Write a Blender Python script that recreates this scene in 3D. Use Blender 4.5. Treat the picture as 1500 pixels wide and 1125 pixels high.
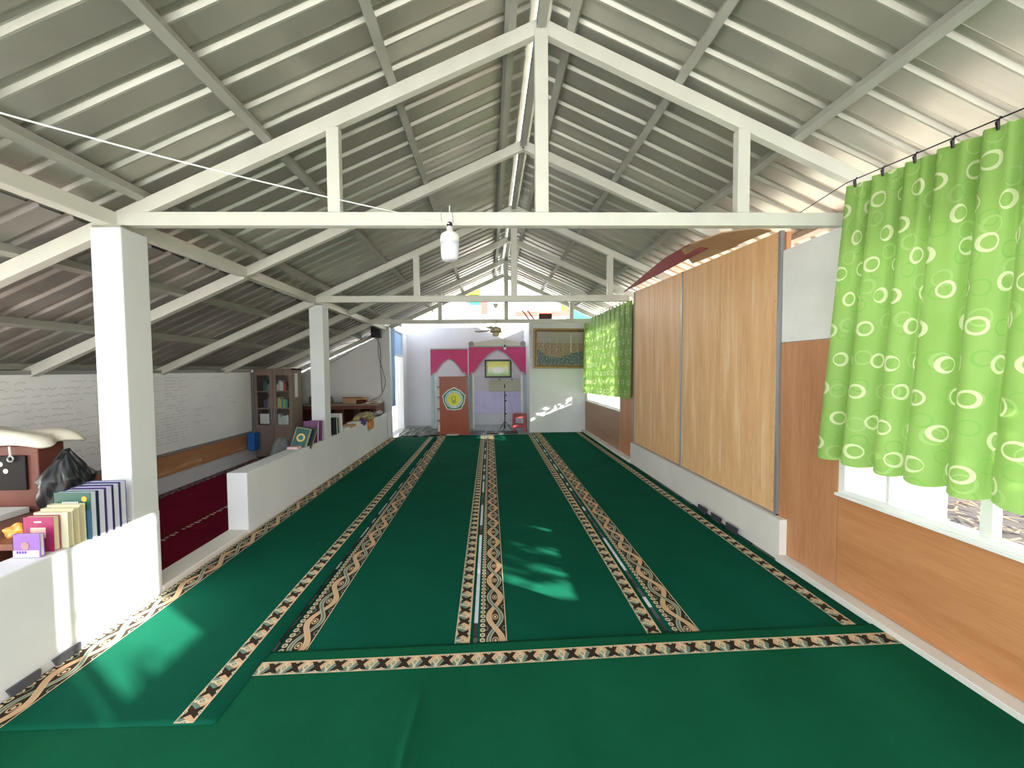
import bpy, bmesh, math, random
from mathutils import Vector, Matrix, Euler
PI = math.pi
random.seed(7)
scn = bpy.context.scene
for o in list(bpy.data.objects): bpy.data.objects.remove(o, do_unlink=True)
COL = scn.collection

# ------------------------------------------------------------------ camera
F = 560.0
cam_d = bpy.data.cameras.new('camera'); cam = bpy.data.objects.new('camera', cam_d); COL.objects.link(cam)
cam_d.sensor_width = 36.0; cam_d.lens = F/1500*36.0; cam_d.clip_start = 0.03; cam_d.clip_end = 300
YAW, PITCH, ROLL = math.radians(1.4), math.radians(2.15), math.radians(-0.5)
cam.matrix_world = (Matrix.Translation((0, 0, 1.64)) @ Matrix.Rotation(-YAW, 4, 'Z')
                    @ Matrix.Rotation(PI/2-PITCH, 4, 'X') @ Matrix.Rotation(ROLL, 4, 'Z'))
cam_d.shift_x = 19/1500
scn.camera = cam

# ------------------------------------------------------------------ world, sun, exposure
scn.view_settings.view_transform = 'Standard'; scn.view_settings.look = 'None'
scn.view_settings.gamma = 1.0; scn.view_settings.use_curve_mapping = False
scn.view_settings.exposure = 0.10
w = bpy.data.worlds.new('sky'); scn.world = w; w.use_nodes = True
wn = w.node_tree.nodes; wl = w.node_tree.links
bg = wn['Background']
sk = wn.new('ShaderNodeTexSky'); sk.sky_type = 'NISHITA'; sk.sun_disc = False
sk.sun_elevation = math.radians(30); sk.air_density = 1.0; sk.dust_density = 3.5; sk.ozone_density = 1.5
SUN = Vector((-1, .64, -.40)).normalized()
sk.sun_rotation = math.atan2(-SUN.x, -SUN.y)
mx = wn.new('ShaderNodeMix'); mx.data_type = 'RGBA'; mx.inputs[0].default_value = .75
mx.inputs[7].default_value = (.90, .96, 1.0, 1)
vm = wn.new('ShaderNodeVectorMath'); vm.operation = 'SCALE'; vm.inputs[3].default_value = .16
wl.new(sk.outputs[0], vm.inputs[0]); wl.new(vm.outputs[0], mx.inputs[6]); wl.new(mx.outputs[2], bg.inputs[0])
bg.inputs[1].default_value = 4.8
sl = bpy.data.lights.new('sun', 'SUN'); sl.energy = 42; sl.angle = math.radians(0.6); sl.color = (1, .95, .86)
so = bpy.data.objects.new('sun', sl); COL.objects.link(so)
so.rotation_euler = SUN.to_track_quat('-Z', 'Y').to_euler(); so.location = (8, -5, 6)

# ------------------------------------------------------------------ node helpers
class E:
    """socket wrapper for writing shader maths as expressions"""
    def __init__(s, t, v): s.t, s.v = t, v
    def op(s, o, *a):
        n = s.t.nodes.new('ShaderNodeMath'); n.operation = o
        for i, x in enumerate((s,)+a):
            x = x.v if isinstance(x, E) else x
            if isinstance(x, (int, float)): n.inputs[i].default_value = x
            else: s.t.links.new(x, n.inputs[i])
        return E(s.t, n.outputs[0])
    def __add__(s, o): return s.op('ADD', o)
    def __sub__(s, o): return s.op('SUBTRACT', o)
    def __mul__(s, o): return s.op('MULTIPLY', o)
    def __truediv__(s, o): return s.op('DIVIDE', o)
    def lt(s, o): return s.op('LESS_THAN', o)
    def gt(s, o): return s.op('GREATER_THAN', o)
    def sin(s): return s.op('SINE')
    def abs(s): return s.op('ABSOLUTE')
    def fl(s): return s.op('FLOOR')
    def fr(s): return s.op('FRACT')
    def sq(s): return s.op('SQRT')
    def mn(s, o): return s.op('MINIMUM', o)
    def mxx(s, o): return s.op('MAXIMUM', o)

MATS = {}
def newmat(name, rough=.6, metal=0, spec=.5):
    m = bpy.data.materials.new(name); m.use_nodes = True
    b = m.node_tree.nodes['Principled BSDF']
    b.inputs['Roughness'].default_value = rough; b.inputs['Metallic'].default_value = metal
    b.inputs['Specular IOR Level'].default_value = spec
    MATS[name] = m
    return m, m.node_tree, b
def coords(t, kind='Object', scale=(1, 1, 1), rot=(0, 0, 0)):
    tc = t.nodes.new('ShaderNodeTexCoord'); mp = t.nodes.new('ShaderNodeMapping')
    mp.inputs['Scale'].default_value = scale; mp.inputs['Rotation'].default_value = rot
    t.links.new(tc.outputs[kind], mp.inputs[0]); return mp.outputs[0]
def noise(t, vec, scale, detail=4, rough=.55):
    n = t.nodes.new('ShaderNodeTexNoise'); n.inputs['Scale'].default_value = scale
    n.inputs['Detail'].default_value = detail; n.inputs['Roughness'].default_value = rough
    t.links.new(vec, n.inputs['Vector']); return n.outputs['Fac']
def ramp(t, fac, stops):
    r = t.nodes.new('ShaderNodeValToRGB'); e = r.color_ramp.elements
    while len(e) < len(stops): e.new(.5)
    for i, (p, c) in enumerate(stops): e[i].position = p; e[i].color = (*c, 1)
    t.links.new(fac, r.inputs[0]); return r.outputs[0]
def mixc(t, fac, a, b):
    n = t.nodes.new('ShaderNodeMix'); n.data_type = 'RGBA'
    for i, x in ((0, fac), (6, a), (7, b)):
        if isinstance(x, E): x = x.v
        if isinstance(x, tuple): n.inputs[i].default_value = (*x, 1)
        elif isinstance(x, (int, float)): n.inputs[i].default_value = x
        else: t.links.new(x, n.inputs[i])
    return n.outputs[2]
def bump(t, b, h, strength=.2, dist=.01):
    n = t.nodes.new('ShaderNodeBump'); n.inputs['Strength'].default_value = strength; n.inputs['Distance'].default_value = dist
    t.links.new(h, n.inputs['Height']); t.links.new(n.outputs[0], b.inputs['Normal'])
def mat(name, c, rough=.6, metal=0, var=.06, scale=3, bmp=0, spec=.4):
    if name in MATS: return MATS[name]
    m, t, b = newmat(name, rough, metal, spec)
    v = coords(t); n = noise(t, v, scale)
    lo = tuple(max(0, x*(1-var)) for x in c); hi = tuple(min(1, x*(1+var)) for x in c)
    t.links.new(ramp(t, n, [(.3, lo), (.7, hi)]), b.inputs['Base Color'])
    if bmp: bump(t, b, noise(t, v, scale*14, 3), bmp, .005)
    return m

white = mat('white_paint', (.71, .735, .74), .55, var=.04, scale=2, bmp=.08)
wallw = mat('white_plaster', (.74, .75, .77), .75, var=.05, scale=1.4, bmp=.25)
cream = mat('cream_plaster', (.74, .70, .64), .75, var=.06, scale=2, bmp=.25)
steelw = mat('white_steel', (.66, .65, .58), .42, var=.05, scale=5)
steelg = mat('grey_steel', (.36, .36, .32), .45, var=.08, scale=5)
greym = mat('grey_metal', (.36, .37, .39), .4, .5)
black = mat('black_plastic', (.012, .012, .014), .35)
blacks = mat('black_foam', (.035, .037, .045), .8)
greyf = mat('grey_foam', (.08, .085, .10), .8)
whitef = mat('white_foam', (.62, .65, .72), .8)
glossw = mat('gloss_white', (.86, .86, .84), .25)
paper = mat('paper', (.82, .81, .77), .7)
conc = mat('concrete', (.30, .30, .29), .85, var=.2, scale=4, bmp=.3)
soil = mat('soil', (.035, .03, .028), .95, var=.4, scale=12, bmp=.8)
straw = mat('dry_straw', (.16, .12, .07), .8, var=.3)
maroon = mat('maroon_card', (.30, .06, .06), .7)
redbr = mat('red_brown_wood', (.11, .026, .015), .6, var=.15, scale=6)
pink = mat('pink_cloth', (.66, .075, .23), .7, var=.06)
bluegrey = mat('blue_grey_paint', (.42, .52, .55), .6)
greytrim = mat('grey_trim', (.40, .42, .44), .6)
blueplas = mat('blue_plastic', (.02, .16, .55), .35)
cardb = mat('cardboard', (.50, .32, .18), .8, var=.08)
brownd = mat('dark_brown_box', (.09, .03, .02), .5)
redplas = mat('red_plastic', (.36, .07, .07), .4)
gold = mat('gold_frame', (.32, .20, .08), .35, .3, var=.3, scale=20)

def wood(name, c1, c2, axis='z', rough=.45, streak=None):
    m, t, b = newmat(name, rough, 0, .4)
    sc = {'z': (9, 9, .7), 'y': (6, .6, 6), 'x': (.6, 6, 6)}[axis]
    v = coords(t, scale=sc); n1 = noise(t, v, 1.3, 6, .65); n2 = noise(t, coords(t, scale=tuple(k*5 for k in sc)), 2.2, 3)
    col = ramp(t, (E(t, n1)*.7+E(t, n2)*.3).v, [(.32, c1), (.68, c2)])
    if streak:
        n3 = noise(t, coords(t, scale=tuple(k*1.6 for k in sc)), .9, 2)
        col = mixc(t, (E(t, n3)-.62).mxx(0)*5.5, col, streak)
    t.links.new(col, b.inputs['Base Color']); bump(t, b, n2, .12, .003)
    return m
ply = wood('plywood', (.72, .38, .155), (.95, .62, .33), 'z', .5, (.92, .74, .54))
lamv = wood('brown_laminate_vertical', (.45, .185, .08), (.63, .31, .15), 'z', .4)
lamh = wood('brown_laminate_horizontal', (.47, .185, .065), (.64, .31, .14), 'y', .4)
lect = wood('lectern_wood', (.30, .055, .016), (.40, .085, .028), 'z', .35)
deskm = wood('dark_red_wood', (.10, .028, .016), (.18, .06, .032), 'y', .4)
casem = wood('greyish_wood', (.20, .15, .125), (.29, .225, .19), 'z', .45)
orangep = wood('orange_plywood', (.44, .21, .09), (.60, .32, .16), 'y', .55, (.75, .6, .45))

# glass
glass, t, b = newmat('glass', .02); b.inputs['Transmission Weight'].default_value = 1; b.inputs['IOR'].default_value = 1.01
b.inputs['Base Color'].default_value = (.93, .96, .96, 1)
diff, t, b = newmat('frosted_bulb', .35); b.inputs['Base Color'].default_value = (.80, .80, .88, 1); b.inputs['Subsurface Weight'].default_value = .3

# corrugated metal
zinc, t, b = newmat('zinc_sheet', .38, .55, .5)
v = coords(t, scale=(1, 1, 1)); n = noise(t, v, 1.6, 6)
t.links.new(ramp(t, n, [(.3, (.38, .37, .32)), (.7, (.50, .49, .43))]), b.inputs['Base Color'])
n2 = noise(t, coords(t, scale=(1, 14, 1)), 2.5, 3); bump(t, b, n2, .10, .01)
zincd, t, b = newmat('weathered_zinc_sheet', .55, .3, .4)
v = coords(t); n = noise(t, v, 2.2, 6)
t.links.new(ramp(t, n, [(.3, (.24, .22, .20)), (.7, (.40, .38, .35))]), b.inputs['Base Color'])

# carpets
def carpet_mat(name, c, c2):
    m, t, b = newmat(name, .95, 0, .1)
    v = coords(t); n = noise(t, v, 2.0, 5); f = noise(t, v, 260, 2)
    col = ramp(t, (E(t, n)*.6+E(t, f)*.4).v, [(.35, c), (.65, c2)])
    # lint specks
    vo = t.nodes.new('ShaderNodeTexVoronoi'); vo.inputs['Scale'].default_value = 3.2; t.links.new(v, vo.inputs['Vector'])
    col = mixc(t, E(t, vo.outputs['Distance']).lt(.012), col, (.45, .55, .45))
    t.links.new(col, b.inputs['Base Color']); bump(t, b, (E(t, f)*.5+E(t, n)).v, .5, .006)
    b.inputs['Specular IOR Level'].default_value = .03
    return m
green = carpet_mat('green_carpet', (.0035, .068, .039), (.0055, .090, .052))
green2 = carpet_mat('green_carpet_front', (.005, .072, .033), (.007, .096, .045))
redc = carpet_mat('red_carpet', (.16, .008, .025), (.23, .014, .04))

CR, PE, BR, TE = (.72, .60, .40), (.68, .44, .26), (.022, .012, .008), (.17, .25, .20)
def border_wide(W):
    m, t, b = newmat('braided_border', .95, 0, .1)
    tc = t.nodes.new('ShaderNodeTexCoord'); sp = t.nodes.new('ShaderNodeSeparateXYZ'); t.links.new(tc.outputs['Object'], sp.inputs[0])
    x = E(t, sp.outputs[0])/W; u = E(t, sp.outputs[1])
    v = (x-.2)/.76                       # braid field
    ph = u*(2*PI/.44)
    s = ph.sin()*.33
    d1 = (v-.5-s).abs(); d2 = (v-.5+s).abs()
    col = mixc(t, d2.lt(.125), BR, TE); col = mixc(t, d2.lt(.10)*d2.gt(.07), col, CR)
    col = mixc(t, d1.lt(.15), col, PE); col = mixc(t, d1.lt(.15)*d1.gt(.12), col, CR)
    # every second crossing the other strand lies on top
    top = (u/.44+.25).fr().lt(.5)
    c2 = mixc(t, d1.lt(.15), BR, PE); c2 = mixc(t, d2.lt(.125), c2, TE); c2 = mixc(t, d2.lt(.105)*d2.gt(.07), c2, CR)
    col = mixc(t, top, col, c2)
    eu = ((u/.22).fr()-.5)*1.55
    ey = v-.5; er = (eu*eu+ey*ey*1.6).sq()
    col = mixc(t, er.lt(.20)*er.gt(.14), col, PE); col = mixc(t, er.lt(.075), col, CR)
    # cream hooks in the outer triangles
    hu = ((u/.22+.5).fr()-.5)*1.5; hy = (v-.5).abs()-.46; hr = (hu*hu+hy*hy*2).sq()
    col = mixc(t, hr.lt(.16)*hr.gt(.10), col, TE)
    # small bead row
    bu = ((u/.045).fr()-.5)*.9; by = (x-.10)*3.4; brr = (bu*bu+by*by).sq()
    bead = mixc(t, brr.lt(.36)*brr.gt(.16), BR, CR); bead = mixc(t, brr.lt(.10), bead, TE)
    col = mixc(t, x.lt(.19), col, bead)
    col = mixc(t, x.gt(.965), col, CR)
    f = noise(t, tc.outputs['Object'], 300, 2); col = mixc(t, (E(t, f)*.35), col, (.10, .08, .05))
    t.links.new(col, b.inputs['Base Color']); bump(t, b, f, .4, .004); return m
def border_narrow(W, name='leaf_border'):
    m, t, b = newmat(name, .95, 0, .1)
    tc = t.nodes.new('ShaderNodeTexCoord'); sp = t.nodes.new('ShaderNodeSeparateXYZ'); t.links.new(tc.outputs['Object'], sp.inputs[0])
    x = E(t, sp.outputs[0])/W; u = E(t, sp.outputs[1])
    P = .118
    uu = (u/P).fr()-.5; y = x-.5
    col = mixc(t, ((uu+y*.5)*9).sin().gt(.2), PE, TE)
    # dark hourglass with forked ends
    hg = uu.abs()-(y.abs()*.55+.12)
    bl = hg.lt(0)*y.abs().lt(.37)
    col = mixc(t, bl, col, BR)
    notch = ((uu*uu)*3+(y.abs()-.40)*(y.abs()-.40)*2.0).sq()
    col = mixc(t, notch.lt(.15), col, CR); col = mixc(t, notch.lt(.07), col, TE)
    fu = ((u/P+.5).fr()-.5); fl = (fu*fu*4+y*y*1.3).sq()
    col = mixc(t, fl.lt(.28), col, CR); col = mixc(t, fl.lt(.15), col, TE); col = mixc(t, fl.lt(.07), col, CR)
    f2 = ((fu*fu)*3+(y.abs()-.33)*(y.abs()-.33)*2).sq()
    col = mixc(t, f2.lt(.13), col, CR)
    col = mixc(t, y.abs().gt(.455), col, CR)
    f = noise(t, tc.outputs['Object'], 300, 2); col = mixc(t, (E(t, f)*.3), col, (.10, .08, .05))
    t.links.new(col, b.inputs['Base Color']); bump(t, b, f, .4, .004); return m
bw = border_wide(.165); bn = border_narrow(.09)

# curtain cloth with rings (uv in metres along the cloth)
curt = bpy.data.materials.new('ring_curtain'); curt.use_nodes = True; t = curt.node_tree
b = t.nodes['Principled BSDF']; b.inputs['Roughness'].default_value = .55; b.inputs['Specular IOR Level'].default_value = .3
uvn = t.nodes.new('ShaderNodeUVMap'); sp = t.nodes.new('ShaderNodeSeparateXYZ'); t.links.new(uvn.outputs[0], sp.inputs[0])
U, Vv = E(t, sp.outputs[0])*1.35, E(t, sp.outputs[1])
def ringlayer(cu, cv, ou, ov, R, off, wid):
    row = ((Vv+ov)/cv).fl(); a = ((U+ou)/cu+(row*.5)); cx_ = a.fl()
    rnd = ((cx_*12.9898+row*78.233).sin()*43758.5453).fr(); r2 = ((cx_*39.3+row*11.1).sin()*2531.7).fr()
    du = (a.fr()-.5)*cu+(rnd-.5)*.04; dv = (((Vv+ov)/cv).fr()-.5)*cv+(r2-.5)*.03
    d = (du*du+dv*dv).sq()
    du2 = du+(rnd-.5)*2*off; dd = (du2*du2+dv*dv).sq()
    return d.lt(R)*dd.gt(R-wid), rnd
base = (.235, .50, .075)
m1, r1 = ringlayer(.19, .19, .0, .0, .046, .013, .014)
m2, r2 = ringlayer(.17, .17, .07, .09, .042, .006, .009)
m3, r3 = ringlayer(.21, .21, .12, .05, .046, .010, .011)
tcn = t.nodes.new('ShaderNodeTexCoord'); nn = noise(t, tcn.outputs['Object'], 3, 3)
bc = ramp(t, nn, [(.3, (.265, .46, .10)), (.7, (.32, .52, .14))])
col = mixc(t, m2, bc, (.24, .47, .10)); col = mixc(t, m3*.5, col, (.42, .62, .22)); col = mixc(t, m1, col, (.66, .74, .42))
t.links.new(col, b.inputs['Base Color'])
tr = t.nodes.new('ShaderNodeBsdfTranslucent'); t.links.new(col, tr.inputs[0]); ms = t.nodes.new('ShaderNodeMixShader'); ms.inputs[0].default_value = .25
t.links.new(b.outputs[0], ms.inputs[1]); t.links.new(tr.outputs[0], ms.inputs[2])
t.links.new(ms.outputs[0], t.nodes['Material Output'].inputs[0])

# ------------------------------------------------------------------ mesh builder
class MB:
    def __init__(s): s.v = []; s.f = []; s.uv = None
    def add(s, vs, fs):
        k = len(s.v); s.v += [tuple(v) for v in vs]; s.f += [tuple(i+k for i in f) for f in fs]; return s
    def box(s, x0, x1, y0, y1, z0, z1):
        vs = [(x, y, z) for z in (z0, z1) for y in (y0, y1) for x in (x0, x1)]
        return s.add(vs, [(0, 2, 3, 1), (4, 5, 7, 6), (0, 1, 5, 4), (2, 6, 7, 3), (0, 4, 6, 2), (1, 3, 7, 5)])
    def beam(s, a, b, w, h, up=(0, 0, 1)):
        a, b = Vector(a), Vector(b); d = (b-a).normalized(); u = Vector(up); r = d.cross(u).normalized(); u = r.cross(d)
        vs = [p+r*i*w/2+u*j*h/2 for p in (a, b) for (i, j) in ((-1, -1), (1, -1), (1, 1), (-1, 1))]
        return s.add(vs, [(0, 1, 2, 3), (7, 6, 5, 4), (0, 4, 5, 1), (1, 5, 6, 2), (2, 6, 7, 3), (3, 7, 4, 0)])
    def tube(s, pts, r, n=8):
        pts = [Vector(p) for p in pts]; k = len(s.v); rings = []
        for i, p in enumerate(pts):
            d = (pts[min(i+1, len(pts)-1)]-pts[max(i-1, 0)]).normalized()
            ref = Vector((0, 0, 1)) if abs(d.z) < .9 else Vector((1, 0, 0))
            a = d.cross(ref).normalized(); c = d.cross(a)
            rr = r[i] if isinstance(r, (list, tuple)) else r
            rings.append([p+(a*math.cos(2*PI*j/n)+c*math.sin(2*PI*j/n))*rr for j in range(n)])
        vs = [v for R in rings for v in R]; fs = []
        for i in range(len(pts)-1):
            for j in range(n): fs.append((i*n+j, i*n+(j+1) % n, (i+1)*n+(j+1) % n, (i+1)*n+j))
        fs.append(tuple(reversed(range(n)))); fs.append(tuple((len(pts)-1)*n+j for j in range(n)))
        return s.add(vs, fs)
    def lathe(s, c, prof, n=24):
        vs = [(c[0]+r*math.cos(2*PI*j/n), c[1]+r*math.sin(2*PI*j/n), c[2]+z) for r, z in prof for j in range(n)]; fs = []
        for i in range(len(prof)-1):
            for j in range(n): fs.append((i*n+j, i*n+(j+1) % n, (i+1)*n+(j+1) % n, (i+1)*n+j))
        if prof[0][0] > 1e-4: fs.append(tuple(reversed(range(n))))
        if prof[-1][0] > 1e-4: fs.append(tuple((len(prof)-1)*n+j for j in range(n)))
        return s.add(vs, fs)
    def prism(s, pts, d0, d1, axis='y'):
        """polygon in the plane across an axis, extruded from d0 to d1"""
        n = len(pts)
        def P(p, d): return {'y': (p[0], d, p[1]), 'x': (d, p[0], p[1]), 'z': (p[0], p[1], d)}[axis]
        vs = [P(p, d0) for p in pts]+[P(p, d1) for p in pts]
        return s.add(vs, [tuple(range(n)), tuple(reversed(range(n, 2*n)))]+[(i, i+n, (i+1) % n+n, (i+1) % n) for i in range(n)])
    def grid(s, fn, nu, nv, thick=None):
        vs = [fn(i/nu, j/nv) for j in range(nv+1) for i in range(nu+1)]
        fs = [(j*(nu+1)+i, j*(nu+1)+i+1, (j+1)*(nu+1)+i+1, (j+1)*(nu+1)+i) for j in range(nv) for i in range(nu)]
        return s.add(vs, fs)
    def rot(s, M):
        s.v = [tuple(M @ Vector(v)) for v in s.v]; return s
    def build(s, name, m, parent=None, org=None, bevel=0, smooth=False, solid=0, kind=None):
        if org is None:
            if parent is not None: org = Vector((0, 0, 0))
            else:
                xs, ys, zs = zip(*s.v); org = Vector(((min(xs)+max(xs))/2, (min(ys)+max(ys))/2, min(zs)))
        org = Vector(org)
        me = bpy.data.meshes.new(name); me.from_pydata([Vector(v)-org for v in s.v], [], s.f); me.update()
        bm = bmesh.new(); bm.from_mesh(me); bmesh.ops.recalc_face_normals(bm, faces=bm.faces)
        if all(len(f.verts) == 4 for f in bm.faces) and any(e.is_boundary for e in bm.edges) and sum(f.normal.z for f in bm.faces) < 0:
            bmesh.ops.reverse_faces(bm, faces=bm.faces)
        bm.to_mesh(me); bm.free()
        if s.uv:
            l = me.uv_layers.new(name='UVMap')
            for lp in me.loops: l.data[lp.index].uv = s.uv[lp.vertex_index]
        me.materials.append(m)
        if smooth:
            for p in me.polygons: p.use_smooth = True
        o = bpy.data.objects.new(name, me); COL.objects.link(o)
        if parent is not None:
            o.parent = parent; o.location = org
        else: o.location = org
        if bevel:
            md = o.modifiers.new('bevel', 'BEVEL'); md.width = bevel; md.segments = 2; md.limit_method = 'ANGLE'
        if solid:
            md = o.modifiers.new('solid', 'SOLIDIFY'); md.thickness = solid; md.offset = 0
        if kind: o['kind'] = kind
        return o
def tag(o, label, cat, group=None):
    o['label'] = label; o['category'] = cat
    if group: o['group'] = group
    return o
def thing(name, label, cat, loc, rotz=0, group=None):
    o = bpy.data.objects.new(name, None); COL.objects.link(o); o.location = loc; o.rotation_euler.z = rotz
    o.empty_display_size = .1
    return tag(o, label, cat, group)
def holder(name, loc=(0, 0, 0)):
    o = bpy.data.objects.new(name, None); COL.objects.link(o); o.location = loc; o['kind'] = 'structure'; return o
def st(mb, name, m, **k):
    return mb.build(name, m, kind='structure', **k)
B = lambda *a: MB().box(*a)

# ================================================================== SETTING
XL, XR = -2.42, 2.50           # hall faces of the low wall and the right wall
LW = -4.70                     # whiteboard wall
YE = 9.93                      # roof end
floor = st(B(-2.62, 2.62, -3.6, 11.6, -.25, -.012), 'floor', conc)
st(B(-5.3, -2.62, -3.6, 9.4, -.3, -.10), 'floor', conc)
st(B(-60, 60, -60, 80, -.6, -.31), 'floor', mat('yard_ground', (.46, .46, .44), .9, var=.12, scale=1))

# ---- roof
RX, RZ, SL = .37, 3.96, .452
def rz(x): return RZ-SL*abs(x-RX)
ceil_ = holder('ceiling', (RX, 0, 0))
prof = [(0, 0), (.118, 0), (.124, .003), (.138, .024), (.144, .027), (.168, .027), (.174, .024), (.188, .003), (.195, 0)]
def sheet(xa, xb, y0, dz, m, flip=1):
    ln = 5; pts = []
    for k in range(ln):
        for (a, h) in prof[:-1]: pts.append((y0+k*.195+a, h))
    pts.append((y0+ln*.195+.012, 0))
    mb = MB(); nx = 6
    ph = random.uniform(0, 6)
    vs = []
    for i in range(nx+1):
        x = xa+(xb-xa)*i/nx
        for (y, h) in pts: vs.append((x, y, rz(x)+.125+dz+h+.003*math.sin(x*4+ph)))
    n = len(pts); fs = [(i*n+j, i*n+j+1, (i+1)*n+j+1, (i+1)*n+j) for i in range(nx) for j in range(n-1)]
    mb.add(vs, fs)
    return mb.build('roof_sheet', m, ceil_, org=None, solid=.0015)
# parent's origin lies at x = RX, so shift the children back
def fixparent(o, p): o.location = Vector(o.location)-Vector(p.location); return o
y = -1.44; i = 0
while y < YE-.3:
    fixparent(sheet(RX+.07, 3.12, y, 0, zinc), ceil_)
    fixparent(sheet(RX-.07, -2.95, y, .004, zinc), ceil_)
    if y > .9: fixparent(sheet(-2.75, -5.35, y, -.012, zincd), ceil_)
    y += .975; i += 1
YE2 = y
for s in (-1, 1):
    pass
mb = MB().add([(RX-.02, -1.5, RZ+.20), (RX-.22, -1.5, RZ+.135), (RX-.02, YE2, RZ+.20), (RX-.22, YE2, RZ+.135)], [(0, 1, 3, 2)])
mb.add([(RX+.02, -1.5, RZ+.20), (RX+.22, -1.5, RZ+.135), (RX+.02, YE2, RZ+.20), (RX+.22, YE2, RZ+.135)], [(0, 1, 3, 2)])
fixparent(mb.build('ridge_cap', zinc, ceil_, solid=.002), ceil_)
for px in (.16, -.64, -1.48, -2.32, -3.15, -3.98, -4.8, .58, 1.32, 2.15, 2.95):
    s = 1 if px > RX else -1
    a = Vector((px, -1.4, rz(px)+.080)); bb = Vector((px, YE2-.05, rz(px)+.080))
    up = Vector((s*SL, 0, 1)).normalized()
    fixparent(MB().beam(a, bb, .055, .065, up).build('purlin', steelg if px > -2.6 else steelg, ceil_, org=(px, 0, rz(px)+.08)), ceil_)
fixparent(B(RX-.03, RX+.03, -1.4, YE2-.05, RZ-.02, RZ+.06).build('ridge_beam', steelg, ceil_, org=(RX, 0, RZ)), ceil_)

def truss(y, tie, label, posts=True, left=-5.1, right=2.75, tx=2.62):
    t = thing('roof_truss' if tie else 'rafter_pair', label, 'roof truss' if tie else 'rafters', (RX, y, RZ))
    def P(mb, n, m=steelw): 
        o = mb.build(n, m, t, org=(RX, y, RZ), bevel=.004); o.location = (0, 0, 0); return o
    P(MB().beam((RX, y, RZ), (XL-.12, y, rz(XL-.12)), .055, .092), 'rafter')
    P(MB().beam((XL-.10, y, rz(XL-.10)-.012), (left, y, rz(left)-.012), .07, .10), 'rafter')
    P(MB().beam((RX, y, RZ), (right, y, rz(right)), .055, .092), 'rafter')
    if tie:
        P(B(XL-.05, tx, y-.03, y+.03, 2.625, 2.715), 'tie_beam')
        P(B(RX-.045, RX+.045, y-.034, y+.026, 2.715, RZ-.03), 'king_post')
        for px in (-1.04, 1.77):
            P(B(px-.042, px+.042, y-.032, y+.028, 2.715, rz(px)-.045), 'post')
    return t
truss(2.68, True, 'nearest white steel roof truss with the bulb hanging from its tie beam')
truss(5.6, True, 'second white steel roof truss standing over the far square pillar', tx=2.05)
truss(8.2, True, 'farthest white steel roof truss in front of the bright open gable', tx=2.15)
truss(4.05, False, 'white rafter pair without tie beam between the nearest and second truss')
truss(6.9, False, 'white rafter pair without tie beam between the second and farthest truss')
truss(9.5, False, 'white rafter pair at the open gable end of the roof')
truss(1.1, False, 'white rafter pair overhead closest to the viewer')
t = thing('wall_plate_beam', 'long white steel beam running lengthwise over the square pillars', 'beam', (XL-.1, 3, 2.62))
o = B(XL-.145, XL-.055, -1.4, 9.4, 2.615, 2.71).build('beam', steelw, t, org=(XL-.1, 3, 2.62), bevel=.004); o.location = (0, 0, 0)
for yy in (2.71, 5.75):
    o = B(XL-.19, XL-.01, yy-.09, yy+.09, 2.600, 2.616).build('cap_plate', steelg, t, org=(XL-.1, 3, 2.62)); o.location = (0, 0, 0)

# ---- low wall with pillars
st(B(XL-.20, XL, -3.4, 2.82, -.1, .64), 'wall_left', wallw, bevel=.008)
st(B(XL-.20, XL, 3.82, 9.4, -.1, .64), 'wall_left', wallw, bevel=.008)
st(B(XL-.20, XL, 2.82, 3.82, -.1, .07), 'trim_1', cream, bevel=.008)
def pillar(y, label):
    o = B(XL-.195, XL+.004, y-.1, y+.1, .64, 2.60).build('pillar', white, bevel=.006)
    tag(o, label, 'pillar')
pillar(2.71, 'near white square pillar standing on the low wall, books leaning at its foot')
pillar(5.75, 'far white square pillar on the low wall between the two book heaps')
st(B(XL-.17, XL+.02, 9.28, 9.45, -.02, 2.70), 'trim_2', white, bevel=.004)
# ---- whiteboard wall
st(B(LW-.12, LW-.02, 1.6, 9.4, -.1, 1.62), 'wall_left_outer', wallw)
for k in range(5):
    y0 = 2.2+k*1.36
    pass
wlo = bpy.data.objects['wall_left_outer']
for (y0, y1) in ((.6, 2.55), (2.57, 4.6), (4.62, 6.3), (6.32, 7.55)):
    o = B(LW-.02, LW+.0, y0, y1, .14, .44).build('plywood_strip', orangep, wlo, org=(LW, y0, .14)); fixparent(o, wlo)
# end wall of the aisle, top follows the roof
pts = [(-5.2, -.1), (XL-.17, -.1), (XL-.17, 2.52), (-3.3, 2.18), (-4.0, 1.86), (-4.6, 1.58), (-5.2, 1.36)]
st(B(-3.2, 3.2, 9.65, 11.3, 4.55, 4.65), 'added_sky_blocker', conc)  # unseen slab, added to hold skylight off the back wall
st(MB().prism(pts, 9.35, 9.47), 'wall_back_left', mat('bright_plaster', (.86, .86, .86), .75, var=.03))
# eaves strip: green tarpaulin behind the whiteboards
def tarp(u, v): return (-5.25+.03*math.sin(u*40), -2+u*9.5, 1.15+v*.62)
tag(MB().grid(tarp, 60, 3).build('tarpaulin', mat('green_tarpaulin', (.05, .12, .03), .7), solid=.004),
    'dark green tarpaulin hanging outside in the gap above the whiteboards', 'tarpaulin')
for yy in (3.55, 3.80):
    tag(B(-4.98, -4.90, yy-.04, yy+.04, -.3, 1.62).build('eaves_post', white), 'white eaves post behind the near whiteboard, %s' % ('left one of two' if yy < 3.7 else 'right one of two'), 'post')

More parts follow.
